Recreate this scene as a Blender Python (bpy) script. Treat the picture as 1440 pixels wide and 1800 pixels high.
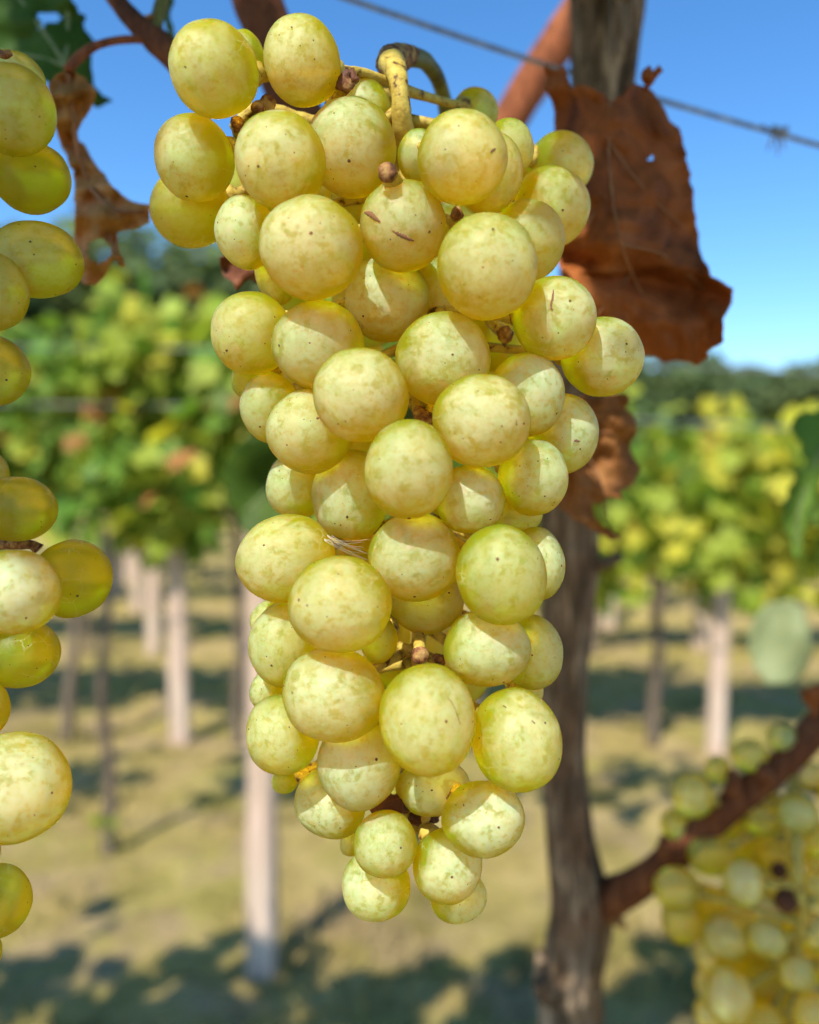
import bpy, bmesh, math, random
import numpy as np
from mathutils import Vector, Matrix, noise as mnoise
R = math.radians
scene = bpy.context.scene
for o in list(bpy.data.objects): bpy.data.objects.remove(o)

# ------------------------------------------------------------------ camera
FPX = 1544.0                      # focal length in photograph pixels (1440 wide)
CAMH = 1.14
PITCH = math.atan(70 / FPX)
cam_data = bpy.data.cameras.new('camera'); cam = bpy.data.objects.new('camera', cam_data)
scene.collection.objects.link(cam); scene.camera = cam
cam_data.sensor_fit = 'HORIZONTAL'; cam_data.sensor_width = 36
cam_data.lens = 36 * FPX / 1440
cam_data.clip_start = 0.01; cam_data.clip_end = 1500
cam.location = (0, 0, CAMH); cam.rotation_euler = (R(90) - PITCH, 0, 0)
cam_data.dof.use_dof = True; cam_data.dof.focus_distance = 0.160
cam_data.dof.aperture_fstop = 11.5; cam_data.dof.aperture_blades = 0
scene.render.resolution_x = 819; scene.render.resolution_y = 1024
scene.render.resolution_percentage = 100
# ------------------------------------------------------------------ light
SUN_EL, SUN_AZ = R(50), R(25)     # azimuth: degrees to the left of straight behind the camera
SUNV = Vector((-math.cos(SUN_EL) * math.sin(SUN_AZ), -math.cos(SUN_EL) * math.cos(SUN_AZ), math.sin(SUN_EL)))
world = bpy.data.worlds.new('World'); scene.world = world; world.use_nodes = True
wn = world.node_tree.nodes; wl = world.node_tree.links; wn.clear()
sky = wn.new('ShaderNodeTexSky'); sky.sky_type = 'NISHITA'; sky.sun_disc = False
sky.sun_elevation = SUN_EL; sky.sun_rotation = math.atan2(SUNV.x, SUNV.y)
sky.air_density = 1.0; sky.dust_density = 0.1; sky.ozone_density = 5.0; sky.altitude = 200
bg = wn.new('ShaderNodeBackground'); bg.inputs['Strength'].default_value = 0.11
wo = wn.new('ShaderNodeOutputWorld'); shs = wn.new('ShaderNodeHueSaturation'); shs.inputs['Saturation'].default_value = 1.2; wl.new(sky.outputs[0], shs.inputs['Color']); wl.new(shs.outputs[0], bg.inputs[0]); wl.new(bg.outputs[0], wo.inputs[0])
sd = bpy.data.lights.new('sun', 'SUN'); sd.energy = 3.4; sd.angle = R(0.53); sd.color = (1.0, 0.93, 0.82)
sun = bpy.data.objects.new('sun', sd); scene.collection.objects.link(sun)
sun.rotation_euler = SUNV.to_track_quat('Z', 'Y').to_euler()
scene.view_settings.view_transform = 'Standard'; scene.view_settings.look = 'None'
scene.view_settings.exposure = 1.05; scene.view_settings.gamma = 1.0
scene.view_settings.use_curve_mapping = False

scene.cycles.max_bounces = 8; scene.cycles.diffuse_bounces = 3; scene.cycles.glossy_bounces = 3; scene.cycles.transmission_bounces = 5
C = scene.collection
rnd = random.Random(11)
nrs = np.random.RandomState(5)
FWD = Vector((0, math.cos(PITCH), -math.sin(PITCH))); UPV = Vector((0, math.sin(PITCH), math.cos(PITCH)))
CAM = Vector((0, 0, CAMH))
def P(px, py, d):
    return CAM + FWD * d + Vector((1, 0, 0)) * ((px - 720) / FPX * d) + UPV * ((900 - py) / FPX * d)
def proj(p):
    v = p - CAM; d = v.dot(FWD)
    return (720 + FPX * v.x / d, 900 - FPX * v.dot(UPV) / d, d) if d > 1e-6 else (0, 0, d)
def TD(py): return .295 + .155 * max(0, min(1, (py + 200) / 2000)) ** 1.2          # the trunk leans away towards its foot
def Pn(px, py, dd=0.0): return P(px, py, TD(py) + dd)
def G(px, Y):            # ground point under column px at distance Y
    return Vector(((px - 720) / FPX * Y, Y, 0))

# ------------------------------------------------------------------ helpers
def mesh_obj(name, verts, faces, mat, parent=None, smooth=True, midx=None):
    me = bpy.data.meshes.new(name)
    if isinstance(verts, np.ndarray):
        nv = len(verts); fa = np.asarray(faces, dtype=np.int32); k = fa.shape[1]
        me.vertices.add(nv); me.vertices.foreach_set('co', verts.astype(np.float32).ravel())
        me.loops.add(fa.size); me.loops.foreach_set('vertex_index', fa.ravel())
        me.polygons.add(len(fa)); me.polygons.foreach_set('loop_start', np.arange(0, fa.size, k, dtype=np.int32))
        me.update(calc_edges=True)
    else:
        me.from_pydata([tuple(v) for v in verts], [], faces); me.update()
    for m in (mat if isinstance(mat, (list, tuple)) else [mat]): me.materials.append(m)
    if midx is not None: me.polygons.foreach_set('material_index', np.asarray(midx, dtype=np.int32))
    if smooth: me.polygons.foreach_set('use_smooth', [True] * len(me.polygons))
    o = bpy.data.objects.new(name, me); C.objects.link(o)
    if parent is not None: o.parent = parent
    return o
def link_mesh(name, me, parent=None):
    o = bpy.data.objects.new(name, me); C.objects.link(o)
    if parent is not None: o.parent = parent
    return o
def tag(o, label=None, cat=None, group=None, kind=None):
    if label: o['label'] = label
    if cat: o['category'] = cat
    if group: o['group'] = group
    if kind: o['kind'] = kind
    return o
def thing(name, loc, label, cat, group=None):
    o = bpy.data.objects.new(name, None); C.objects.link(o); o.location = loc
    o.empty_display_size = 0.02
    return tag(o, label, cat, group)
def smooth_path(pts, n):
    """Catmull-Rom through (x,y,z,r) points"""
    pts = [list(p) for p in pts]; q = [pts[0]] + pts + [pts[-1]]; out = []
    seg = len(pts) - 1
    for i in range(n + 1):
        t = i / n * seg; k = min(int(t), seg - 1); u = t - k
        a, b, c, d = q[k], q[k + 1], q[k + 2], q[k + 3]
        out.append([0.5 * (2 * b[j] + (c[j] - a[j]) * u + (2 * a[j] - 5 * b[j] + 4 * c[j] - d[j]) * u * u + (3 * b[j] - a[j] - 3 * c[j] + d[j]) * u ** 3) for j in range(4)])
    return out
def tube(pts, n=24, seg=10, rough=0.0, freq=200.0, ridges=None, cap=True):
    """pts: (Vector/3-tuple, radius) list -> verts, faces"""
    sp = smooth_path([(p[0][0], p[0][1], p[0][2], p[1]) for p in pts], n)
    V, F = [], []
    ref = None
    for i, s in enumerate(sp):
        p = Vector(s[:3]); a = Vector(sp[max(i - 1, 0)][:3]); b = Vector(sp[min(i + 1, n)][:3])
        t = (b - a).normalized() if (b - a).length > 1e-9 else Vector((0, 0, 1))
        if ref is None:
            ref = t.orthogonal().normalized()
        ref = (ref - t * ref.dot(t)).normalized(); bi = t.cross(ref)
        for k in range(seg):
            th = 2 * math.pi * k / seg; dr = ref * math.cos(th) + bi * math.sin(th)
            r = s[3]
            if ridges: r *= ridges(th, i / n)
            if rough: r *= 1 + rough * mnoise.noise((p + dr * r) * freq)
            V.append(p + dr * r)
    for i in range(n):
        for k in range(seg):
            a = i * seg + k; b = i * seg + (k + 1) % seg
            F.append((a, b, b + seg, a + seg))
    if cap:
        F.append(tuple(range(seg - 1, -1, -1))); F.append(tuple(range(n * seg, n * seg + seg)))
    return V, F
def merge(parts):
    V, F = [], []
    for v, f in parts:
        o = len(V); V += v; F += [tuple(i + o for i in q) for q in f]
    return V, F
def rel(V, o):           # world verts -> local to a parent empty without rotation
    return [Vector(v) - o.location for v in V]

# ------------------------------------------------------------------ materials
def newmat(name):
    m = bpy.data.materials.new(name); m.use_nodes = True
    nt = m.node_tree; nt.nodes.clear()
    out = nt.nodes.new('ShaderNodeOutputMaterial')
    return m, nt, out
def N(nt, t, **kw):
    n = nt.nodes.new(t)
    for k, v in kw.items(): setattr(n, k, v)
    return n
def setin(n, **kw):
    for k, v in kw.items(): n.inputs[k.replace('_', ' ')].default_value = v
def ramp(nt, fac, stops, interp='LINEAR'):
    r = N(nt, 'ShaderNodeValToRGB'); r.color_ramp.interpolation = interp
    e = r.color_ramp.elements
    while len(e) < len(stops): e.new(0.5)
    for i, (p, c) in enumerate(stops):
        e[i].position = p; e[i].color = (c[0], c[1], c[2], 1) if not isinstance(c, (int, float)) else (c, c, c, 1)
    nt.links.new(fac, r.inputs[0]); return r
def noise(nt, vec, scale, detail=3, rough=0.5, dist=0.0):
    n = N(nt, 'ShaderNodeTexNoise'); n.inputs['Scale'].default_value = scale; n.inputs['Detail'].default_value = detail
    n.inputs['Roughness'].default_value = rough; n.inputs['Distortion'].default_value = dist
    if vec is not None: nt.links.new(vec, n.inputs['Vector'])
    return n
def math_(nt, op, a, b=None, clamp=False):
    n = N(nt, 'ShaderNodeMath', operation=op, use_clamp=clamp)
    for i, v in enumerate((a, b)):
        if v is None: continue
        if isinstance(v, (int, float)): n.inputs[i].default_value = v
        else: nt.links.new(v, n.inputs[i])
    return n.outputs[0]
def mixc(nt, f, a, b, mode='MIX'):
    n = N(nt, 'ShaderNodeMix', data_type='RGBA', blend_type=mode)
    for idx, v in ((0, f), (6, a), (7, b)):
        if isinstance(v, (int, float)): n.inputs[idx].default_value = v
        elif isinstance(v, tuple): n.inputs[idx].default_value = (*v, 1)
        else: nt.links.new(v, n.inputs[idx])
    return n.outputs[2]
def bump(nt, h, strength, dist):
    b = N(nt, 'ShaderNodeBump'); b.inputs['Strength'].default_value = strength; b.inputs['Distance'].default_value = dist
    nt.links.new(h, b.inputs['Height']); return b.outputs[0]

def grape_material():
    m, nt, out = newmat('grape_skin'); L = nt.links.new
    tc = N(nt, 'ShaderNodeTexCoord'); oi = N(nt, 'ShaderNodeObjectInfo')
    sep = N(nt, 'ShaderNodeSeparateColor'); L(oi.outputs['Color'], sep.inputs[0])
    tint, blo, seed = sep.outputs[0], sep.outputs[1], sep.outputs[2]
    off = N(nt, 'ShaderNodeCombineXYZ'); L(math_(nt, 'MULTIPLY', seed, 37.0), off.inputs[0]); L(math_(nt, 'MULTIPLY', seed, 91.0), off.inputs[1]); L(math_(nt, 'MULTIPLY', seed, 17.0), off.inputs[2])
    va = N(nt, 'ShaderNodeVectorMath', operation='ADD'); L(tc.outputs['Object'], va.inputs[0]); L(off.outputs[0], va.inputs[1]); v = va.outputs[0]
    big = noise(nt, v, 0.9, 2, 0.5)
    patch = noise(nt, v, 3.4, 12, 0.74, 0.25)
    fine = noise(nt, v, 9, 5, 0.65, 0.3)
    vfine = noise(nt, v, 46, 3, 0.6)
    # flesh colour: honey yellow to green
    col = mixc(nt, tint, (0.80, 0.585, 0.002), (0.56, 0.57, 0.006))
    col = mixc(nt, ramp(nt, big.outputs[0], [(0.38, 0.0), (0.66, 1.0)]).outputs[0], col, mixc(nt, tint, (0.84, 0.56, 0.003), (0.62, 0.57, 0.006)))
    # golden rubbed patches
    # dots: lenticels
    vo = N(nt, 'ShaderNodeTexVoronoi'); vo.inputs['Scale'].default_value = 7.0; L(v, vo.inputs['Vector'])
    vs = N(nt, 'ShaderNodeSeparateColor'); L(vo.outputs['Color'], vs.inputs[0])
    rad = math_(nt, 'MULTIPLY', math_(nt, 'POWER', vs.outputs[0], 5.0), 0.15)
    dot = math_(nt, 'LESS_THAN', vo.outputs['Distance'], rad)
    vo2 = N(nt, 'ShaderNodeTexVoronoi'); vo2.inputs['Scale'].default_value = 17.0; L(v, vo2.inputs['Vector'])
    vs2 = N(nt, 'ShaderNodeSeparateColor'); L(vo2.outputs['Color'], vs2.inputs[0])
    dot2 = math_(nt, 'MULTIPLY', math_(nt, 'LESS_THAN', vo2.outputs['Distance'], 0.17), math_(nt, 'GREATER_THAN', vs2.outputs[1], 0.55))
    bs = N(nt, 'ShaderNodeBsdfPrincipled')
    col2 = mixc(nt, math_(nt, 'MULTIPLY', dot2, 0.35), col, (0.26, 0.20, 0.03))
    L(col2, bs.inputs['Base Color'])
    bs.subsurface_method = 'RANDOM_WALK'
    bs.inputs['Subsurface Weight'].default_value = 1.0
    bs.inputs['Subsurface Radius'].default_value = (1.0, 0.18, 0.02)
    bs.inputs['Subsurface Scale'].default_value = 0.08
    bs.inputs['IOR'].default_value = 1.38
    L(ramp(nt, fine.outputs[0], [(0.35, 0.24), (0.65, 0.46)]).outputs[0], bs.inputs['Roughness'])
    # faint veins under the skin
    wv = N(nt, 'ShaderNodeTexVoronoi', feature='DISTANCE_TO_EDGE'); wv.inputs['Scale'].default_value = 2.2
    dv = N(nt, 'ShaderNodeVectorMath', operation='ADD'); L(v, dv.inputs[0])
    ns = N(nt, 'ShaderNodeVectorMath', operation='SCALE'); ns.inputs['Scale'].default_value = 0.45; L(noise(nt, v, 2.2, 4, 0.6).outputs['Color'], ns.inputs[0]); L(ns.outputs[0], dv.inputs[1])
    mp = N(nt, 'ShaderNodeMapping'); mp.inputs['Scale'].default_value = (1.0, 1.0, 0.45); L(dv.outputs[0], mp.inputs[0]); L(mp.outputs[0], wv.inputs['Vector'])
    vein = ramp(nt, wv.outputs['Distance'], [(0.0, 1.0), (0.028, 0.0)]).outputs[0]
    vein = math_(nt, 'MULTIPLY', vein, ramp(nt, big.outputs[0], [(0.45, 0.0), (0.62, 0.5)]).outputs[0])
    # bloom: waxy pale film with rubbed islands and mottling
    p1 = ramp(nt, patch.outputs[0], [(0.41, 0.36), (0.475, 0.82), (0.6, 1.0)]).outputs[0]
    p2 = ramp(nt, fine.outputs[0], [(0.36, 0.70), (0.52, 1.0)]).outputs[0]
    p3 = ramp(nt, vfine.outputs[0], [(0.35, 0.86), (0.6, 1.0)]).outputs[0]
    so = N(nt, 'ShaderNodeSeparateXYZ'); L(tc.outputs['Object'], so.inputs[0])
    rim_glow = math_(nt, 'ADD', so.outputs[2], math_(nt, 'MULTIPLY', math_(nt, 'SUBTRACT', noise(nt, v, 1.3, 6, 0.65, 0.6).outputs[0], 0.5), 1.5))  # golden rim glow painted in: bloom thins away from the berry's front
    p1 = math_(nt, 'MULTIPLY', p1, ramp(nt, rim_glow, [(0.28, 0.05), (0.66, 0.72), (0.95, 1.0)]).outputs[0])
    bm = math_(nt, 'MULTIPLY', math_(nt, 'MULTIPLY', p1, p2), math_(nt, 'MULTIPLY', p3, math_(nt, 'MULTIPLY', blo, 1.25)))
    bm = math_(nt, 'MAXIMUM', bm, math_(nt, 'MULTIPLY', vein, 0.95), True)
    wax = N(nt, 'ShaderNodeBsdfDiffuse')
    wcol = mixc(nt, ramp(nt, noise(nt, v, 1.4, 2).outputs[0], [(0.4, 0.0), (0.62, 1.0)]).outputs[0], (0.30, 0.35, 0.29), (0.34, 0.34, 0.28))
    
    # the bloom is a thin scattering film over the flesh: it adds to it (the two albedos together stay below one)
    L(mixc(nt, bm, (0.0, 0.0, 0.0), wcol), wax.inputs['Color'])
    mx = N(nt, 'ShaderNodeAddShader')
    # clear flesh: part of the light is refracted through the berry and picks up the far skin lit from outside
    rf = N(nt, 'ShaderNodeBsdfRefraction'); rf.inputs['Color'].default_value = (1.0, 0.85, 0.05, 1); rf.inputs['Roughness'].default_value = 0.34; rf.inputs['IOR'].default_value = 1.34
    tl = N(nt, 'ShaderNodeBsdfTranslucent'); tl.inputs['Color'].default_value = (1.0, 0.78, 0.02, 1)
    m_a = N(nt, 'ShaderNodeMixShader'); m_a.inputs[0].default_value = 0.42; L(bs.outputs[0], m_a.inputs[1]); L(tl.outputs[0], m_a.inputs[2])
    mp_ = N(nt, 'ShaderNodeMixShader'); mp_.inputs[0].default_value = 0.54; L(m_a.outputs[0], mp_.inputs[1]); L(rf.outputs[0], mp_.inputs[2])
    L(mp_.outputs[0], mx.inputs[0]); L(wax.outputs[0], mx.inputs[1])
    spot = N(nt, 'ShaderNodeBsdfDiffuse'); spot.inputs[0].default_value = (0.13, 0.07, 0.02, 1)
    mx2 = N(nt, 'ShaderNodeMixShader'); L(math_(nt, 'MULTIPLY', dot, 0.8), mx2.inputs[0]); L(mx.outputs[0], mx2.inputs[1]); L(spot.outputs[0], mx2.inputs[2])
    h = math_(nt, 'ADD', math_(nt, 'MULTIPLY', fine.outputs[0], 0.6), math_(nt, 'MULTIPLY', vfine.outputs[0], 0.35))
    glit = noise(nt, v, 95, 2, 0.6)
    h = math_(nt, 'ADD', h, math_(nt, 'MULTIPLY', bm, 0.25)); h = math_(nt, 'ADD', h, math_(nt, 'MULTIPLY', glit.outputs[0], 0.30))
    b = bump(nt, h, 0.16, 0.0004); L(b, bs.inputs['Normal']); L(b, wax.inputs['Normal'])
    L(mx2.outputs[0], out.inputs[0]); return m

def simple_mat(name, stops, scale=40.0, rough=0.7, detail=5, bumpd=0.0, bscale=None, bs_str=0.6, coord='Object', stretch=None, spec=0.3, dist=0.4):
    m, nt, out = newmat(name); L = nt.links.new
    tc = N(nt, 'ShaderNodeTexCoord'); v = tc.outputs[coord]
    if stretch:
        mp = N(nt, 'ShaderNodeMapping'); mp.inputs['Scale'].default_value = stretch; L(v, mp.inputs[0]); v = mp.outputs[0]
    n = noise(nt, v, scale, detail, 0.6, dist)
    r = ramp(nt, n.outputs[0], stops)
    bs = N(nt, 'ShaderNodeBsdfPrincipled'); L(r.outputs[0], bs.inputs['Base Color']); bs.inputs['Roughness'].default_value = rough
    bs.inputs['Specular IOR Level'].default_value = spec
    if bumpd:
        n2 = noise(nt, v, bscale or scale * 2.5, 6, 0.65)
        L(bump(nt, n2.outputs[0], bs_str, bumpd), bs.inputs['Normal'])
    L(bs.outputs[0], out.inputs[0]); return m

def leaf_material(name, c1, c2, c3, scale=40, trans=0.35, rough=0.5, bumpd=0.0006, dry=False):
    m, nt, out = newmat(name); L = nt.links.new
    tc = N(nt, 'ShaderNodeTexCoord'); oi = N(nt, 'ShaderNodeObjectInfo'); geo = N(nt, 'ShaderNodeNewGeometry')
    v = tc.outputs['Object']
    n = noise(nt, v, scale, 6, 0.65, 0.6)
    r = ramp(nt, n.outputs[0], [(0.32, c1), (0.5, c2), (0.7, c3)])
    # each leaf island gets its own value
    isl = geo.outputs['Random Per Island']
    hsv = N(nt, 'ShaderNodeHueSaturation'); L(r.outputs[0], hsv.inputs['Color'])
    L(math_(nt, 'ADD', math_(nt, 'MULTIPLY', isl, 0.05), 0.475), hsv.inputs['Hue'])
    L(math_(nt, 'ADD', math_(nt, 'MULTIPLY', isl, 0.5), 0.75), hsv.inputs['Value'])
    bs = N(nt, 'ShaderNodeBsdfPrincipled'); L(hsv.outputs[0], bs.inputs['Base Color']); bs.inputs['Roughness'].default_value = rough
    bs.inputs['Specular IOR Level'].default_value = 0.2
    n2 = noise(nt, v, scale * 2.2, 6, 0.6, 0.8)
    nb = bump(nt, n2.outputs[0], 0.7, bumpd); L(nb, bs.inputs['Normal'])
    tr = N(nt, 'ShaderNodeBsdfTranslucent')
    tcx = mixc(nt, 1.0, hsv.outputs[0], (1.15, 1.1, 0.55) if not dry else (1.3, 0.9, 0.6), 'MULTIPLY'); L(tcx, tr.inputs[0]); L(nb, tr.inputs['Normal'])
    mx = N(nt, 'ShaderNodeMixShader'); mx.inputs[0].default_value = trans; L(bs.outputs[0], mx.inputs[1]); L(tr.outputs[0], mx.inputs[2])
    L(mx.outputs[0], out.inputs[0]); return m

def bark_material(name, dark, mid, light, vscale=120.0, stretch=(1, 1, 0.07), bd=0.0012, reddish=None):
    m, nt, out = newmat(name); L = nt.links.new
    tc = N(nt, 'ShaderNodeTexCoord'); mp = N(nt, 'ShaderNodeMapping'); mp.inputs['Scale'].default_value = stretch
    L(tc.outputs['Object'], mp.inputs[0])
    n = noise(nt, mp.outputs[0], vscale, 8, 0.65, 0.3); n2 = noise(nt, tc.outputs['Object'], vscale * 0.35, 5, 0.6)
    n3 = noise(nt, mp.outputs[0], vscale * 3.2, 5, 0.65)
    c = ramp(nt, n.outputs[0], [(0.34, dark), (0.5, mid), (0.66, light)]).outputs[0]
    c = mixc(nt, ramp(nt, n2.outputs[0], [(0.42, 0.0), (0.62, 0.6)]).outputs[0], c, reddish or mid)
    c = mixc(nt, ramp(nt, n3.outputs[0], [(0.40, 0.55), (0.52, 0.0)]).outputs[0], c, dark)
    bs = N(nt, 'ShaderNodeBsdfPrincipled'); L(c, bs.inputs['Base Color']); bs.inputs['Roughness'].default_value = 0.85; bs.inputs['Specular IOR Level'].default_value = 0.2
    h = math_(nt, 'ADD', n.outputs[0], math_(nt, 'MULTIPLY', n3.outputs[0], 0.5))
    L(bump(nt, h, 0.9, bd), bs.inputs['Normal']); L(bs.outputs[0], out.inputs[0]); return m

M = {}
M['grape'] = grape_material()
M['scar'] = simple_mat('blossom_scar', [(0.3, (0.10, 0.05, 0.02)), (0.7, (0.22, 0.12, 0.04))], 3, 0.8)
M['mark'] = simple_mat('russet_mark', [(0.3, (0.16, 0.07, 0.03)), (0.7, (0.33, 0.17, 0.08))], 900, 0.85, bumpd=0.0003)
M['stem'] = simple_mat('yellow_stem', [(0.36, (0.10, 0.045, 0.012)), (0.43, (0.42, 0.30, 0.05)), (0.7, (0.58, 0.48, 0.10))], 420, 0.55, bumpd=0.0005)
M['stem_green'] = simple_mat('olive_stem', [(0.35, (0.07, 0.06, 0.015)), (0.6, (0.17, 0.17, 0.035))], 120, 0.5, bumpd=0.0003)
M['stem_brown'] = simple_mat('brown_stem', [(0.38, (0.07, 0.03, 0.012)), (0.5, (0.24, 0.10, 0.04)), (0.65, (0.46, 0.30, 0.10))], 500, 0.8, bumpd=0.0006)
M['shrivel'] = simple_mat('shrivelled_skin', [(0.35, (0.05, 0.014, 0.008)), (0.65, (0.20, 0.07, 0.03))], 300, 0.45, bumpd=0.001)
M['cane'] = bark_material('red_cane', (0.10, 0.035, 0.016), (0.27, 0.085, 0.035), (0.36, 0.13, 0.055), 160.0, (1, 1, 0.2), 0.0005)
M['cane_dark'] = bark_material('dark_cane', (0.05, 0.018, 0.008), (0.14, 0.045, 0.017), (0.21, 0.08, 0.03), 160.0, (1, 1, 0.2), 0.0005)
M['bark'] = bark_material('vine_bark', (0.030, 0.019, 0.011), (0.17, 0.120, 0.075), (0.46, 0.34, 0.23), 110.0, (1, 1, 0.045), 0.0016, (0.19, 0.10, 0.055))
M['bark_far'] = bark_material('far_vine_bark', (0.07, 0.05, 0.035), (0.16, 0.12, 0.085), (0.28, 0.22, 0.16), 30.0, (1, 1, 0.1), 0.004)
M['post'] = bark_material('bleached_post', (0.34, 0.25, 0.18), (0.56, 0.43, 0.33), (0.68, 0.55, 0.43), 18.0, (1, 1, 0.08), 0.003, (0.60, 0.42, 0.33))
M['wire'] = simple_mat('galvanised_wire', [(0.35, (0.10, 0.10, 0.11)), (0.65, (0.30, 0.31, 0.33))], 200, 0.45, spec=0.6)
M['dry'] = leaf_material('dry_leaf', (0.12, 0.032, 0.010), (0.32, 0.090, 0.024), (0.46, 0.16, 0.05), 45, 0.38, 0.62, 0.0008, True)
M['dry2'] = leaf_material('dry_tan_leaf', (0.36, 0.20, 0.06), (0.56, 0.35, 0.12), (0.70, 0.50, 0.24), 60, 0.5, 0.7, 0.0010, True)
M['dry3'] = leaf_material('dry_brown_leaf', (0.16, 0.06, 0.02), (0.34, 0.14, 0.045), (0.50, 0.26, 0.10), 45, 0.42, 0.65, 0.0010, True)
M['vein'] = simple_mat('dry_vein', [(0.3, (0.20, 0.075, 0.03)), (0.7, (0.36, 0.17, 0.07))], 200, 0.7)
M['green_vein'] = simple_mat('green_vein', [(0.3, (0.12, 0.16, 0.06)), (0.7, (0.2, 0.24, 0.09))], 200, 0.6)
M['leafg'] = leaf_material('green_leaf', (0.04, 0.085, 0.012), (0.07, 0.13, 0.018), (0.12, 0.19, 0.028), 30, 0.50)
M['leafo'] = leaf_material('olive_leaf', (0.04, 0.085, 0.01), (0.07, 0.13, 0.015), (0.12, 0.19, 0.02), 20, 0.5)
M['lf_green'] = leaf_material('vine_leaf_green', (0.10, 0.19, 0.03), (0.17, 0.29, 0.04), (0.25, 0.38, 0.07), 12, 0.48, 0.45)
M['lf_lime'] = leaf_material('vine_leaf_lime', (0.22, 0.29, 0.03), (0.36, 0.43, 0.05), (0.48, 0.52, 0.09), 12, 0.48, 0.5)
M['lf_yellow'] = leaf_material('vine_leaf_yellow', (0.42, 0.38, 0.04), (0.60, 0.55, 0.06), (0.68, 0.60, 0.12), 12, 0.48, 0.5)
M['lf_rust'] = leaf_material('vine_leaf_rust', (0.20, 0.06, 0.025), (0.38, 0.15, 0.05), (0.50, 0.28, 0.11), 12, 0.3, 0.6)
M['lf_tree'] = leaf_material('tree_leaf', (0.07, 0.10, 0.035), (0.10, 0.14, 0.05), (0.14, 0.18, 0.065), 2.0, 0.25, 0.6)
M['lf_tree2'] = leaf_material('tree_leaf_pale', (0.08, 0.13, 0.05), (0.12, 0.18, 0.07), (0.17, 0.23, 0.08), 2.0, 0.25, 0.6)
M['web'] = simple_mat('silk', [(0.3, (0.75, 0.75, 0.7)), (0.7, (0.85, 0.85, 0.8))], 200, 0.4)

def ground_material(name, green_bias=0.0):
    m, nt, out = newmat(name); L = nt.links.new
    tc = N(nt, 'ShaderNodeTexCoord'); v = tc.outputs['Object']
    n1 = noise(nt, v, 1.3, 8, 0.7, 0.8); n2 = noise(nt, v, 5.5, 8, 0.75, 0.7); n3 = noise(nt, v, 34.0, 6, 0.75)
    n4 = noise(nt, v, 3.1, 3, 0.6)
    c = ramp(nt, n2.outputs[0], [(0.30, (0.30, 0.24, 0.075)), (0.48, (0.60, 0.45, 0.16)), (0.68, (0.74, 0.58, 0.25))]).outputs[0]
    g = ramp(nt, n2.outputs[0], [(0.30, (0.20, 0.20, 0.035)), (0.6, (0.50, 0.46, 0.10))]).outputs[0]
    gm = ramp(nt, n1.outputs[0], [(0.44 - green_bias, 0.0), (0.60 - green_bias, 0.60)]).outputs[0]
    c = mixc(nt, gm, c, g)
    nd = noise(nt, v, 2.4, 6, 0.75, 0.6)
    c = mixc(nt, ramp(nt, nd.outputs[0], [(0.36, 0.75), (0.47, 0.0)]).outputs[0], c, (0.18, 0.15, 0.04))
    c = mixc(nt, ramp(nt, n4.outputs[0], [(0.50, 0.0), (0.60, 0.75)]).outputs[0], c, (0.54, 0.39, 0.21))
    c = mixc(nt, ramp(nt, n3.outputs[0], [(0.38, 0.55), (0.50, 0.0)]).outputs[0], c, mixc(nt, 0.55, c, (0.05, 0.05, 0.025)))
    bs = N(nt, 'ShaderNodeBsdfPrincipled'); L(c, bs.inputs['Base Color']); bs.inputs['Roughness'].default_value = 0.95; bs.inputs['Specular IOR Level'].default_value = 0.1
    h = math_(nt, 'ADD', n2.outputs[0], n3.outputs[0]); L(bump(nt, h, 1.0, 0.03), bs.inputs['Normal'])
    L(bs.outputs[0], out.inputs[0]); return m
M['ground'] = ground_material('dry_meadow'); M['blade'] = ground_material('grass_blades', 0.06)
M['hill'] = simple_mat('wooded_hill', [(0.35, (0.03, 0.055, 0.022)), (0.65, (0.07, 0.10, 0.04))], 0.6, 0.95, bumpd=0.5, coord='Object')

# ================================================================== SETTING
def terrain():
    ys = np.concatenate([np.linspace(-6, 1, 15), np.linspace(1.1, 10, 110), np.geomspace(10.3, 600, 60)])
    xs = np.concatenate([-np.geomspace(600, 6.2, 40), np.linspace(-6, 6, 110), np.geomspace(6.2, 600, 40)])
    X, Y = np.meshgrid(xs, ys); Z = np.zeros_like(X)
    for i in range(X.shape[0]):
        for j in range(X.shape[1]):
            x, y = X[i, j], Y[i, j]
            if abs(x) < 7 and y < 12: Z[i, j] = 0.035 * mnoise.noise((x * 1.9, y * 1.9, 0)) + 0.022 * mnoise.noise((x * 6, y * 6, 3))
    nx, ny = len(xs), len(ys)
    V = np.stack([X, Y, Z], -1).reshape(-1, 3)
    a = (np.arange(ny - 1)[:, None] * nx + np.arange(nx - 1)[None]).ravel()
    F = np.stack([a, a + 1, a + nx + 1, a + nx], -1)
    o = mesh_obj('ground', V, F, M['ground']); tag(o, 'dry mown meadow floor between the vine rows', kind='structure')
terrain()
def hill():
    xs = np.linspace(-160, 160, 80); ys = np.linspace(34, 130, 24); V = []; F = []
    for y in ys:
        for x in xs:
            t = min(1, (y - 34) / 34)
            h = (5.0 - 0.055 * x + 1.6 * mnoise.noise((x * 0.03, y * 0.03, 1)) + 0.8 * mnoise.noise((x * .12, y * .12, 4))) * (t * t * (3 - 2 * t)) - 0.2
            V.append((x, y, max(h, -0.2)))
    nx = len(xs)
    for i in range(len(ys) - 1):
        for j in range(nx - 1):
            a = i * nx + j; F.append((a, a + 1, a + nx + 1, a + nx))
    tag(mesh_obj('hill', V, F, M['hill']), 'low wooded hill beyond the vineyard', kind='structure')
hill()

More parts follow.
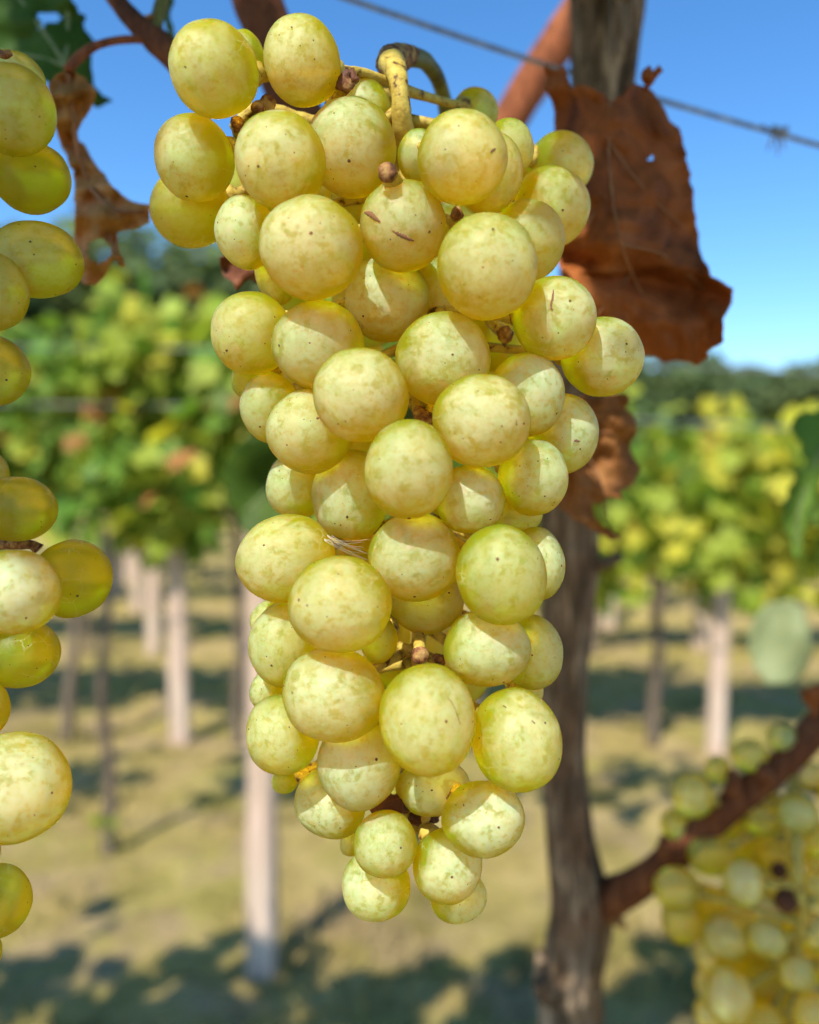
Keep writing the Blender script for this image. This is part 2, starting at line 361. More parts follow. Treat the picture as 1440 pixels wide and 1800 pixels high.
# grass: blades joined, a few thousand tufts where the ground shows
def grass():
    n = 34000
    y = 1.5 + 8.5 * nrs.rand(n) ** 1.5; x = (nrs.rand(n) - 0.5) * 1.05 * (y + 0.6)
    keep = np.array([mnoise.noise((a * 2.3, b * 2.3, 9)) > -0.15 + 0.3 * nrs.rand() for a, b in zip(x, y)])
    x, y = x[keep], y[keep]; n = len(x)
    h = (0.025 + 0.075 * nrs.rand(n) ** 3); w = 0.002 + 0.003 * nrs.rand(n); th = nrs.rand(n) * 6.283
    lx, ly = (nrs.rand(2, n) - 0.5) * h * 1.4
    z0 = np.array([0.035 * mnoise.noise((a * 1.9, b * 1.9, 0)) for a, b in zip(x, y)]) - 0.012
    cx, cy = np.cos(th) * w, np.sin(th) * w
    V = np.empty((n, 5, 3)); V[:, 0] = np.stack([x - cx, y - cy, z0], -1); V[:, 1] = np.stack([x + cx, y + cy, z0], -1)
    V[:, 2] = np.stack([x + cx * .7 + lx * .4, y + cy * .7 + ly * .4, z0 + h * .6], -1); V[:, 3] = np.stack([x - cx * .7 + lx * .4, y - cy * .7 + ly * .4, z0 + h * .6], -1)
    V[:, 4] = np.stack([x + lx, y + ly, z0 + h], -1)
    b = np.arange(n) * 5
    F = np.concatenate([np.stack([b, b + 1, b + 2], -1), np.stack([b, b + 2, b + 3], -1), np.stack([b + 3, b + 2, b + 4], -1)])
    o = mesh_obj('grass', V.reshape(-1, 3), F, M['blade'])
    tag(o, 'short dry yellow green grass on the meadow floor', 'grass', kind='stuff')
grass()

# ------------------------------------------------------------------ leaf shapes
def leaf_shape(seed, npt=30, rings=1, size=1.0):
    """lobed vine leaf in xy plane, stalk end at origin, tip at +y; returns verts, tris"""
    rr = random.Random(seed); V = [(0, 0, 0)]
    lob = [(90, 1.0), (35, 0.86), (145, 0.86), (-22, 0.62), (202, 0.62)]
    outl = []
    for i in range(npt):
        a = 270 + 18 + (324) * i / (npt - 1)
        r = 0.30
        for la, lr in lob:
            d = abs((a - la + 180) % 360 - 180); r = max(r, lr * max(0, 1 - (d / 34) ** 1.5 * 0.42) if d < 60 else 0)
        r *= 1 + (0.07 if i % 2 else -0.05) + rr.uniform(-.04, .04)
        outl.append((math.radians(a), r * 0.6 * size))
    fold = rr.uniform(0.1, 0.45); cup = rr.uniform(-0.6, 0.9); ph = rr.uniform(0, 6)
    def pt(a, r):
        x, y = r * math.cos(a), r * math.sin(a) + 0.12 * size * (r > 0)
        z = fold * abs(x) - cup * (x * x + y * y) / size + 0.07 * size * math.sin(3 * a + ph) * (r / size)
        return (x, y, z)
    fr = [1.0] if rings == 1 else [0.5, 1.0] if rings == 2 else [.33, .66, 1.0]
    F = []
    for k, f in enumerate(fr):
        for a, r in outl: V.append(pt(a, r * f))
    m = npt
    for i in range(m - 1): F.append((0, 1 + i, 2 + i))
    for k in range(1, len(fr)):
        for i in range(m - 1):
            a = 1 + (k - 1) * m + i; b = a + m; F.append((a, b, b + 1)); F.append((a, b + 1, a + 1))
    return np.array(V, dtype=float), np.array(F, dtype=int)

def rot_from(nv, roll):
    q = Vector(nv).to_track_quat('Z', 'Y').to_matrix()
    return np.array((q @ Matrix.Rotation(roll, 3, 'Z')))
LOW = [leaf_shape(s, 15) for s in range(4)]
def scatter(positions, normals, sizes, weights, nmat, rs, groups=None):
    gm = [rs.choice(nmat, p=weights) for _ in range(64)]; gi = 0
    Vs, Fs, MI = [], [], []; off = 0
    for p, nv, s in zip(positions, normals, sizes):
        v, f = LOW[rs.randint(4)]
        Rm = rot_from(nv, rs.rand() * 6.283)
        Vs.append((v * s) @ Rm.T + p); Fs.append(f + off); off += len(v)
        m = gm[groups[gi] % 64] if (groups is not None and rs.rand() < .72) else rs.choice(nmat, p=weights); gi += 1
        MI += [m] * len(f)
    return np.concatenate(Vs), np.concatenate(Fs), MI
LEAFM = [M['lf_green'], M['lf_lime'], M['lf_yellow'], M['lf_rust']]

# ---- vines of the rows behind
def vine_trunk(h, seed, r=0.022):
    rr = random.Random(seed); pts = []
    x = y = 0
    for i in range(6):
        pts.append(((x, y, h * i / 5 - (0.03 if i == 0 else 0)), r * (1.25 - 0.09 * i))); x += rr.uniform(-.03, .03); y += rr.uniform(-.02, .02)
    a = tube(pts, 14, 9, 0.25, 30)
    b = tube([(pts[-1][0], r * .8), ((x + .22, y, h + .10), r * .6), ((x + .5, y, h + .12), r * .4)], 8, 7, 0.2, 40)
    c = tube([(pts[-1][0], r * .8), ((x - .22, y, h + .10), r * .6), ((x - .5, y, h + .12), r * .4)], 8, 7, 0.2, 40)
    return merge([a, b, c])
def canopy_points(n, z0, z1, hw, dep, rs, mid=None):
    """clumped leaf positions"""
    k = 20; cx = (rs.rand(k) - .5) * 2 * hw; cz = z0 + (z1 - z0) * rs.rand(k) ** 0.9; cy = (rs.rand(k) - .5) * dep
    i = rs.randint(0, k, n)
    p = np.stack([cx[i] + rs.randn(n).clip(-2, 2) * .10, cy[i] + rs.randn(n).clip(-2, 2) * .07, cz[i] + rs.randn(n).clip(-2, 2) * .10], -1)
    nv = np.stack([rs.randn(n) * .6, -0.7 + rs.randn(n) * .6, 0.5 + rs.randn(n) * .5], -1)
    canopy_points.groups = i
    return p, nv
foliage_meshes = {}
def foliage_mesh(key, n, z0, z1, w, seed, lo=0.10, hi=0.16):
    rs = np.random.RandomState(seed); p, nv = canopy_points(n, z0, z1, 0.58, 0.30, rs)
    sz = lo + (hi - lo) * rs.rand(n)
    V, F, MI = scatter(p, nv, sz, w, 4, rs, canopy_points.groups)
    o = mesh_obj('foliage', V, F, LEAFM, None, True, MI); me = o.data; bpy.data.objects.remove(o)
    foliage_meshes[key] = me; return me
W_left = [0.40, 0.48, 0.10, 0.02]; W_warm = [0.36, 0.34, 0.18, 0.12]; W_right = [0.24, 0.48, 0.27, 0.01]; W_far = [0.55, 0.37, 0.07, 0.01]
for k in range(3):
    foliage_mesh(('L', k), 640, 0.88, 1.76, W_left, 20 + k)
    foliage_mesh(('R', k), 480, 0.72, 1.30, W_right, 30 + k)
    foliage_mesh(('F', k), 400, 0.84, 1.70, W_far, 40 + k)
tm = []
for k in range(3):
    v, f = vine_trunk(0.95, 60 + k); o = mesh_obj('trunk', v, f, M['bark_far']); tm.append(o.data); bpy.data.objects.remove(o)
def vine(x, y, key, label, group, sc=1.0, leaves=0, w=None, z0=.85, z1=1.9, seed=0):
    t = thing('grapevine', (x, y, 0), label, 'grapevine', group); t.rotation_euler.z = rnd.uniform(-.15, .15); t.scale = (1, 1, sc)
    link_mesh('trunk', tm[rnd.randrange(3)], t)
    f = link_mesh('foliage', foliage_meshes[key], t); f['kind'] = 'stuff'
    if rnd.random() < .5: f.scale.x = -1
    if leaves:
        rs = np.random.RandomState(seed + 900); p, nv = canopy_points(leaves, z0, z1, .55, .30, rs)
        p[:, 1] -= 0.12
        for a, b in zip(p, nv):
            m = rs.choice(4, p=w); o = link_mesh('leaf', single_leaf[m][rs.randint(4)], t)
            s = .10 + .05 * rs.rand(); o.location = a; o.scale = (s, s, s)
            o.rotation_euler = Matrix(rot_from(b, rs.rand() * 6.283)).to_euler()
    return t
single_leaf = []
for m in LEAFM:
    row = []
    for s in range(4):
        v, f = leaf_shape(s + 10, 21, 2); o = mesh_obj('leaf', v, f, m); row.append(o.data); bpy.data.objects.remove(o)
    single_leaf.append(row)
# first leafy row, 3.6 m away: label each
row1 = [(-2.35, 'L', 'leafy green vine at the far left edge, behind the shaded bunch', W_left), (-1.45, 'L', 'green and lime leafed vine left of the pale post, far left row', W_left),
        (-0.72, 'L', 'vine with rusty orange leaves just left of the hanging bunch', W_warm), (0.25, 'L', 'vine mostly hidden behind the sunlit grape bunch', W_left),
        (1.02, 'R', 'yellow green vine beside the dry leaf, right of the dark trunk', W_right), (1.85, 'R', 'yellow leafed vine at the right edge behind the green leaf', W_right)]
for i, (x, k, lab, w) in enumerate(row1):
    vine(x, 3.62 + rnd.uniform(-.05, .05), (k, i % 3), lab, 'vines in the leafy rows behind the bunch', 1.0, 170, w, .88 if k == 'L' else .72, 1.76 if k == 'L' else 1.30, i)
rowlab = {5.45: 'blurred vine in the second leafy row behind the bunch', 7.2: 'blurred vine in the third leafy row behind the bunch', 9.1: 'blurred vine in the fourth leafy row behind the bunch',
          11.2: 'far blurred vine beyond the fourth leafy row', 13.6: 'far blurred vine beyond the fourth leafy row', 16.5: 'far blurred vine beyond the fourth leafy row'}
for Y, lab in rowlab.items():
    x = -0.56 * Y - rnd.random() * .4; kk = 0
    while x < 0.56 * Y:
        px = 720 + x / Y * FPX
        right = x > 0
        lab = rowlab[Y]
        if Y < 8: lab = lab + (', %s from the left' % ('first', 'second', 'third', 'fourth', 'fifth', 'sixth', 'seventh', 'eighth', 'ninth', 'tenth')[kk]); kk += 1
        vine(x, Y + rnd.uniform(-.1, .1), ('F' if Y > 6 or not right else 'R', rnd.randrange(3)), lab, 'vines in the leafy rows behind the bunch', rnd.uniform(.92, 1.12) * (1.06 if x < 0 else .80))
        x += 1.05
# bare young vine standing near, left
t = thing('grapevine', G(180, 2.55), 'thin leafless brown vine stem standing in the grass at left', 'grapevine')
v, f = tube([((0, 0, -.02), .022), ((.01, 0, .25), .017), ((-.012, 0, .5), .015), ((.012, 0, .8), .014), ((0.0, 0, .98), .010)], 20, 9, .25, 40)
mesh_obj('trunk', v, f, M['bark_far'], t)
for k in range(5):
    o = link_mesh('leaf', single_leaf[1][k % 4], t); o.location = (rnd.uniform(-.05, .02), -.02, rnd.uniform(.05, .11)); o.scale = (.05,) * 3
    o.rotation_euler = (R(60), 0, rnd.uniform(0, 6))

# ---- posts
def post(px, Y, h, w, label, tilt=0.0):
    t = thing('trellis_post', G(px, Y), label, 'post', 'bleached trellis posts'); t.rotation_euler = (0, tilt, rnd.uniform(-.3, .3))
    bm = bmesh.new(); n = 14
    rings = []
    for i in range(n + 1):
        z = -0.05 + (h + .05) * i / n; ring = []
        for (sx, sy) in ((-1, -.6), (-.6, -1), (.6, -1), (1, -.6), (1, .6), (.6, 1), (-.6, 1), (-1, .6)):
            q = w / 2 * (1 + .06 * mnoise.noise((sx * 2, sy * 2, z * 4 + px))) * (1 - .08 * i / n)
            ring.append(bm.verts.new((sx * q, sy * q, z)))
        rings.append(ring)
    for a, b in zip(rings, rings[1:]):
        for k in range(8): bm.faces.new((a[k], a[(k + 1) % 8], b[(k + 1) % 8], b[k]))
    bm.faces.new(rings[-1]); me = bpy.data.meshes.new('shaft'); bm.to_mesh(me); bm.free(); me.materials.append(M['post'])
    link_mesh('shaft', me, t)
    for z in (h * .5, h * .72, h * .93):
        v, f = tube([((-w * .55, -w * .56, z), .0022), ((0, -w * .60, z + .006), .0022), ((w * .55, -w * .56, z), .0022)], 6, 6)
        mesh_obj('wire_tie', v, f, M['wire'], t)
posts = [(455, 1.95, 1.05, .064, 'nearest pale pinkish post, directly left of the bunch tip', .006), (312, 3.70, 1.05, .082, 'tall pale post left of the bunch, second nearest', -.012),
         (267, 5.5, 1.9, .085, 'pale post just left of the second nearest post', .01), (1265, 3.55, 0.85, .072, 'nearest pale post at right, above the lower grapes', .02),
         (1236, 5.6, 1.15, .085, 'pale post close behind the nearest right post', 0.0), (1072, 6.4, 1.15, .10, 'short pale post just right of the dark trunk', 0.0),
         (238, 7.2, 1.9, .10, 'pale post third from the left in the far cluster', .01), (205, 8.0, 1.9, .11, 'leftmost pale post of the far cluster', -.01),
         (222, 9.2, 1.9, .10, 'pale post between others in the far cluster', .0), (1330, 7.3, 1.15, .07, 'thin far post at the right edge', 0), (1185, 9.2, 1.15, .08, 'far thin post between the trunk and the right posts', 0)]
for p in posts: post(*p)
# trellis wires of the rows behind: each a thing
for (Y, z, lab) in ((3.64, 1.62, 'upper thin trellis wire across the vines behind'), (3.64, 1.40, 'lower thin trellis wire across the vines behind')):
    zz = z
    v, f = tube([((-4, Y - .22, zz), .0035), ((0, Y - .22, zz - .02), .0035), ((4, Y - .22, zz - .25), .0035)], 12, 6)
    tag(mesh_obj('trellis_wire', v, f, M['wire']), lab, 'wire', 'wires of the leafy rows')

# ---- distant trees
def tree_meshes(seed, h, mat, dense=1500):
    rs = np.random.RandomState(seed); pos, nv = [], []
    lobes = [(max(-.26, min(.26, rs.randn() * .16)) * h, rs.randn() * h * .10, h * (.45 + .45 * rs.rand()), h * (.13 + .10 * rs.rand())) for _ in range(12)]
    for k in range(dense):
        lx, ly, lz, lr = lobes[rs.randint(len(lobes))]
        d = rs.randn(3); d /= np.linalg.norm(d); r = lr * rs.rand() ** .4
        p = np.array([lx, ly, lz]) + d * r * np.array([1.15, 1, .85]); pos.append(p); nv.append(d + np.array([0, 0, .4]) + rs.randn(3) * .4)
    V, F, MI = scatter(pos, nv, h * (.045 + .04 * rs.rand(dense)), [1.0], 1, rs)
    c = mesh_obj('crown', V, F, mat, None, True, MI); cm = c.data; bpy.data.objects.remove(c)
    parts = [tube([((0, 0, -.1), h * .03), ((h * .01, 0, h * .3), h * .022), ((-h * .01, 0, h * .55), h * .012), ((0, 0, h * .8), h * .005)], 12, 8, .2, 3)]
    for (lx, ly, lz, lr) in lobes[:6]:
        parts.append(tube([((0, 0, h * .32), h * .012), ((lx * .5, ly * .5, lz * .75), h * .007), ((lx, ly, lz), h * .003)], 6, 6))
    v, f = merge(parts); t = mesh_obj('trunk', v, f, M['bark_far']); tmm = t.data; bpy.data.objects.remove(t)
    return cm, tmm
TV = [tree_meshes(70 + k, 6.0, M['lf_tree'] if k % 2 == 0 else M['lf_tree2']) for k in range(4)]
px = -260; i = 0
while px < 1760:
    Y = rnd.uniform(23, 30); top = 455 + 5 * math.sin(px * .03) if px < 480 else (455 + (px - 480) * 0.24 if px < 1200 else 645 + 6 * math.sin(px * .05))
    top += rnd.uniform(-16, 10)
    hh = (830 - top) / FPX * Y + CAMH; s = hh / 5.9
    t = thing('tree', G(px, Y), 'distant blurred tree on the skyline, left of the bunch' if px < 430 else ('distant blurred tree on the skyline, right of the dry leaf' if px > 1090 else 'distant tree on the skyline behind the bunch'), 'tree', 'distant trees on the skyline')
    t.rotation_euler.z = rnd.uniform(0, 6); k = i % 4; i += 1
    t.scale = (s * 1.15, s * 1.15, s)
    link_mesh('trunk', TV[k][1], t); cr = link_mesh('crown', TV[k][0], t); cr['kind'] = 'stuff'
    px += rnd.uniform(48, 76) * (1.0)

# ================================================================== GRAPES
def berry_mesh(k):
    bm = bmesh.new(); bmesh.ops.create_uvsphere(bm, u_segments=44, v_segments=28, radius=1.0)
    for v in bm.verts:
        n = v.co.normalized(); s = 1 + .040 * mnoise.noise(n * 1.3 + Vector((k * 7.1, 0, 0))) + .008 * mnoise.noise(n * 3 + Vector((0, k * 5, 0)))
        v.co = n * s
    me = bpy.data.meshes.new('grape'); bm.to_mesh(me); bm.free(); me.materials.append(M['grape'])
    me.polygons.foreach_set('use_smooth', [True] * len(me.polygons)); return me
BM = [berry_mesh(k) for k in range(6)]
bm = bmesh.new(); bmesh.ops.create_icosphere(bm, subdivisions=1, radius=1.0)
for v in bm.verts: v.co.z *= .4; v.co *= 1 + .25 * math.sin(v.co.x * 9)
scar_me = bpy.data.meshes.new('blossom_scar'); bm.to_mesh(scar_me); bm.free(); scar_me.materials.append(M['scar'])

def solve(berries, d0, step, lift=.0):
    """berries: (px,py,rx,ry,layer,...) -> list of (index, depth); no two berries interpenetrate much"""
    order = sorted(range(len(berries)), key=lambda i: berries[i][4]); placed = []
    res = {}
    for i in order:
        b = berries[i]; d = d0 + step * b[4] + lift
        r_px = (b[2] + b[3]) / 2
        for it in range(120):
            c = P(b[0], b[1], d); r = r_px / FPX * d; ok = True
            for (c2, r2) in placed:
                if (c - c2).length < .97 * (r + r2) : ok = False; break
            if ok: break
            d += .0006
        placed.append((P(b[0], b[1], d), r_px / FPX * d)); res[i] = d
    return res
camrot = cam.rotation_euler.to_matrix()
def add_berry(root, b, d, tint, bloom, scardir=None, axs=None):
    px, py, rx, ry = b[:4]; tilt = b[5] if len(b) > 5 else 0
    o = link_mesh('grape', BM[rnd.randrange(6)], root)
    k = d / FPX; rz = (rx + ry) / 2 * k
    o.location = P(px, py, d) - root.location
    # view direction at the berry, so that its ellipse has the right outline
    vd = (P(px, py, d) - CAM).normalized(); q = (-vd).to_track_quat('Z', 'Y').to_matrix()
    if axs:              # turn the bloomy face to camera and outward; painted rim glow follows
        c = P(px, py, d); best = min(axs, key=lambda s_: (Vector(s_[:3]) - c).length); ow = (c - Vector(best[:3])); ow.z *= .5
        ow = (-vd * .75 + ow.normalized() * .6).normalized(); q = ow.to_track_quat('Z', 'Y').to_matrix()
    o.rotation_euler = (q @ Matrix.Rotation(R(tilt), 3, 'Z')).to_euler()
    cosv = vd.dot(FWD)
    o.scale = (rx * k * cosv * 1.025, ry * k * cosv * 1.025, rz * cosv * 1.025)
    o.color = (tint, bloom, rnd.random(), 1)
    if scardir is None: scardir = Vector((rnd.uniform(-.8, .8), rnd.uniform(-.95, .5), 1.0)).normalized()
    else: scardir = Vector((scardir[0], scardir[1], math.sqrt(max(.02, 1 - scardir[0] ** 2 - scardir[1] ** 2))))
    s = link_mesh('blossom_scar', scar_me, o); s.location = scardir * 1.001; q2 = scardir.to_track_quat('Z', 'Y'); s.rotation_euler = q2.to_euler()
    u = rnd.uniform(.025, .042); s.scale = (u, u, u)
    return o
def pedicel(root, berry, axis_pt, r=.0011):
    c = berry.location + root.location; r_b = berry.scale[2]
    dr = (axis_pt - c); L_ = dr.length
    if L_ < r_b * 1.15: return
    dr.normalize(); a = c + dr * r_b * .93; e = axis_pt
    m = (a + e) / 2 + Vector((rnd.uniform(-1, 1), rnd.uniform(-1, 1), rnd.uniform(0, 1))) * .0015
    v, f = tube([(a, r * 2.3), (a + dr * .0016, r * 1.9), (a + dr * .0032, r), (m, r * .9), (e, r * 1.15)], 9, 8, .2, 500)
    mesh_obj('pedicel', rel(v, root), f, M['stem'], root)

# --- main bunch ---------------------------------------------------- px, py, rx, ry, layer, tilt, tint, bloom, scar
B = [
 (377,123,85,89,.5,0,.15,.50,(-.55,.05)), (532,108,73,83,.6,0,.65,.62,(.15,.55)), (342,278,73,80,1.0,0,.30,.62,(-.05,-.85)), (494,282,84,87,.2,0,.45,.62,(-.15,-.2)),
 (338,366,77,72,2.2,0,.15,.25,None), (432,408,54,66,1.8,0,.6,.8,None), (548,436,95,91,.1,-20,.12,.62,None), (709,398,78,82,.4,0,.30,.50,None),
 (618,260,85,89,1.2,0,.25,.60,None), (640,192,51,54,2.4,0,.5,.8,None), (812,277,83,84,.1,0,.18,.55,(.8,.15)), (860,305,62,73,1.4,0,.1,.4,None),
 (893,262,46,54,2.0,0,.2,.4,None), (985,290,62,60,3.6,0,.45,.6,None), (968,365,72,73,3.0,0,.35,.5,None), (925,425,70,73,2.4,0,.3,.4,None),
 (856,470,90,94,.1,0,.40,.55,(-.08,.58)), (681,525,75,76,1.6,0,.15,.75,None), (735,275,38,48,2.4,0,.3,.6,None), (836,195,44,42,6,0,.9,.5,None),
 (976,560,74,75,1.3,0,.35,.65,(-.1,.3)), (1059,628,75,70,2.2,0,.35,.7,None), (443,586,72,74,1.4,0,.0,.45,None), (560,607,82,78,.9,0,.15,.55,None),
 (780,632,84,81,.9,0,.4,.65,None), (635,695,83,82,0,0,.15,.60,(-.35,-.6)), (847,740,85,82,.1,0,.35,.62,(.72,-.08)), (925,694,66,74,1.2,0,.3,.75,None),
 (545,758,77,73,.8,0,.25,.6,None), (475,716,50,62,1.7,0,.2,.5,None), (718,825,76,86,-.2,0,.05,.50,(.02,-.97)), (990,763,59,71,2.4,0,.5,.7,None),
 (938,840,61,66,1.5,0,.45,.6,None), (617,872,66,81,.9,0,.45,.70,None), (826,878,61,60,1.0,0,.3,.75,None), (522,855,52,57,1.8,0,.3,.6,None),
 (503,982,88,77,.5,18,.05,.55,None), (598,1062,90,84,0,0,.15,.55,(-.6,.1)), (730,980,80,76,.5,0,.15,.55,(0,-.85)), (881,1010,78,88,.4,10,.95,.42,None),
 (945,991,44,64,1.9,0,.5,.7,None), (750,1060,65,53,1.7,0,.4,.4,None), (500,1132,61,74,1.2,0,.85,.5,None), (478,1092,38,38,2.2,0,.4,.5,None),
 (470,1215,30,35,2.2,0,.4,.6,None), (666,1125,33,40,1.6,0,.1,.2,None), (855,1139,76,67,.9,0,.5,.62,(.25,-.85)), (935,1146,52,66,1.9,0,.6,.6,None),
 (587,1221,92,83,.6,-10,.25,.65,(-.85,.0)), (752,1264,86,98,-.1,0,.08,.52,None), (907,1300,80,92,.5,8,.25,.6,(.4,.3)), (497,1291,64,71,1.1,20,.12,.52,None),
 (632,1341,75,82,.8,0,.4,.72,None), (762,1384,68,51,1.2,0,.45,.85,None), (581,1412,67,60,1.4,-20,.55,.75,None), (850,1439,77,67,1.1,0,.5,.85,None),
 (678,1484,59,59,1.5,0,.2,.55,None), (662,1555,64,65,2.0,0,.45,.75,None), (787,1522,65,68,1.5,-25,.3,.7,None), (805,1575,54,48,2.2,0,.5,.7,None),
 (930,1215,26,26,2.6,0,.7,.5,None), (436,668,28,34,2.6,0,.1,.2,None), (486,480,34,56,2.0,0,.5,.6,None), (432,98,34,48,2.6,0,.4,.5,None), (765,510,45,58,2.3,0,.6,.7,None),
 (500,1374,24,22,2.8,0,.4,.2,None), (905,905,50,32,2.3,0,.7,.4,None), (625,350,45,45,2.4,0,.2,.3,None), (618,1480,20,26,3.4,0,.6,.5,None)]
# berries deeper inside, kept within the outline of the front ones
circ = [(b[0], b[1], (b[2] + b[3]) / 2) for b in B]
def inside(px, py, r):
    for k in range(14):
        a = k * math.pi / 7; x, y = px + r * math.cos(a), py + r * math.sin(a)
        if not any((x - c[0]) ** 2 + (y - c[1]) ** 2 < (c[2] - 3) ** 2 for c in circ): return False
    return True
tries = 0; extra = []
while len(extra) < 34 and tries < 9000:
    tries += 1; x, y, r = rnd.uniform(420, 950), rnd.uniform(220, 1480), rnd.uniform(46, 66)
    if any((x - e[0]) ** 2 + (y - e[1]) ** 2 < (r * 1.0) ** 2 for e in extra): continue
    if inside(x, y, r): extra.append((x, y, r, r * 1.03, 5.0, 0, .3, .2, None))
tries = 0; deep = []
while len(deep) < 30 and tries < 9000:
    tries += 1; x, y, r = rnd.uniform(440, 930), rnd.uniform(260, 1440), rnd.uniform(50, 66)
    if tries < 12: x, y, r = ((735, 1130, 60), (700, 730, 60), (880, 590, 60), (690, 1420, 40), (735, 735, 60), (650, 560, 50), (620, 640, 60), (800, 1180, 60), (600, 960, 60), (690, 1160, 50), (800, 930, 60))[tries - 1]
    elif any((x - e[0]) ** 2 + (y - e[1]) ** 2 < (r * 1.1) ** 2 for e in deep) or not inside(x, y, r): continue
    deep.append((x, y, r, r * 1.03, 5.6, 0, .3, .2, None))
# known gaps: deliberately leave open (stalks show there)
B_all = B + [e for e in extra if all((e[0] - gx) ** 2 + (e[1] - gy) ** 2 > (e[2] + 6) ** 2 for gx, gy in ((735, 725), (735, 1140), (880, 590), (690, 310)))] + deep
dep = solve(B_all, .149, .0078)
main_root = thing('grape_bunch', P(705, 240, .178), 'large sunlit bunch of pale yellow green grapes hanging in the centre', 'grapes', 'grape bunches')
axis = [(P(700, 190, .176), .0026), (P(712, 330, .178), .0024), (P(720, 520, .180), .0022), (P(745, 720, .180), .0021), (P(745, 900, .180), .0019), (P(738, 1100, .179), .0017), (P(715, 1300, .176), .0014), (P(725, 1470, .174), .001)]
v, f = tube(axis, 60, 10, .2, 400); mesh_obj('rachis', rel(v, main_root), f, M['stem'], main_root)
axs = smooth_path([(*a[0], a[1]) for a in axis], 60)
main_b = []
_tr = [Pn(x, y) - Vector((0, .02, 0)) for x, y in ((1030, 1665), (1020, 1700), (985, 1720), (1040, 1735))]
for i, b in enumerate(B_all):
    if i >= len(B):      # filler berries stay out of the sun's way to the foot of the trunk
        c = P(b[0], b[1], dep[i]); rr_ = b[2] / FPX * dep[i]
        if any((lambda w: (w - SUNV * w.dot(SUNV)).length < rr_ * 1.15)(c - q) for q in _tr): continue
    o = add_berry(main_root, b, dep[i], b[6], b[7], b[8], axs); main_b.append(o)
    c = o.location + main_root.location
    best = min(axs, key=lambda s: (Vector(s[:3]) + Vector((0, 0, -.006)) - c).length)
    if i < len(B): pedicel(main_root, o, Vector(best[:3]) + Vector((0, 0, .004)))
# side shoulder branch under the upper left berries
v, f = tube([(P(700, 262, .176), .0018), (P(600, 230, .176), .0014), (P(520, 205, .174), .0013), (P(455, 190, .171), .0012), (P(410, 225, .168), .001)], 24, 9, .3, 500)
mesh_obj('side_branch', rel(v, main_root), f, M['stem'], main_root)
# open pedicel stubs with brown knobs (berries lost)
def stub(root, a, b, r0=.0010, r1=.0024, knob='stem_brown'):
    r1 *= .8
    d = (b - a).normalized(); v, f = tube([(a, r0), ((a + b) / 2, r0 * 1.1), (b, r1 * .9)], 8, 10, .2, 600)
    mesh_obj('pedicel', rel(v, root), f, M['stem'], root)
    v, f = tube([(b - d * .0004, r1 * .9), (b + d * .0008, r1 * 1.15), (b + d * .0016, r1), (b + d * .0020, r1 * .4)], 9, 12, .35, 700)
    mesh_obj('pedicel_knob', rel(v, root), f, M[knob], root)
stub(main_root, P(580, 190, .168), P(606, 150, .160), .0012, .0016)
v, f = tube([(P(600, 160, .160), .0013), (P(606, 145, .1595), .0016), (P(617, 132, .159), .0012), (P(624, 145, .159), .0008)], 10, 8, .5, 900); mesh_obj('withered_knob', rel(v, main_root), f, M['shrivel'], main_root)
stub(main_root, P(704, 345, .160), P(684, 306, .1500), .0017, .0019)
stub(main_root, P(736, 1080, .176), P(738, 1148, .1560), .0010, .0017)
stub(main_root, P(700, 1135, .176), P(768, 1160, .166), .0009, .0014)
stub(main_root, P(425, 262, .172), P(418, 222, .163), .0012, .0014)
stub(main_root, P(455, 200, .172), P(470, 183, .162), .0010, .0016)
stub(main_root, P(480, 205, .172), P(455, 190, .160), .0010, .0013)
stub(main_root, P(690, 640, .176), P(735, 722, .166), .0012, .0015)
stub(main_root, P(800, 640, .176), P(752, 730, .165), .0010, .0014)
stub(main_root, P(860, 560, .176), P(885, 585, .172), .0012, .0018)
stub(main_root, P(800, 400, .176), P(803, 378, .168), .0012, .0014)
# shrivelled berry near the tip
bm = bmesh.new(); bmesh.ops.create_icosphere(bm, subdivisions=4, radius=1)
for v in bm.verts: v.co *= 1 + .22 * mnoise.noise(v.co * 2.2) + .10 * mnoise.noise(v.co * 6)
me = bpy.data.meshes.new('shrivelled_grape'); bm.to_mesh(me); bm.free(); me.materials.append(M['shrivel']); me.polygons.foreach_set('use_smooth', [True] * len(me.polygons))
for (x, y, d, sx, sy, n) in ((686, 1418, .166, 34, 22, 0), (745, 1438, .172, 26, 14, 1)):
    o = link_mesh('shrivelled_grape', me, main_root); o.location = P(x, y, d) - main_root.location; o.scale = (sx * d / FPX, .0022, sy * d / FPX)
    o['label'] = 'brown shrivelled grape near the tip of the bunch'
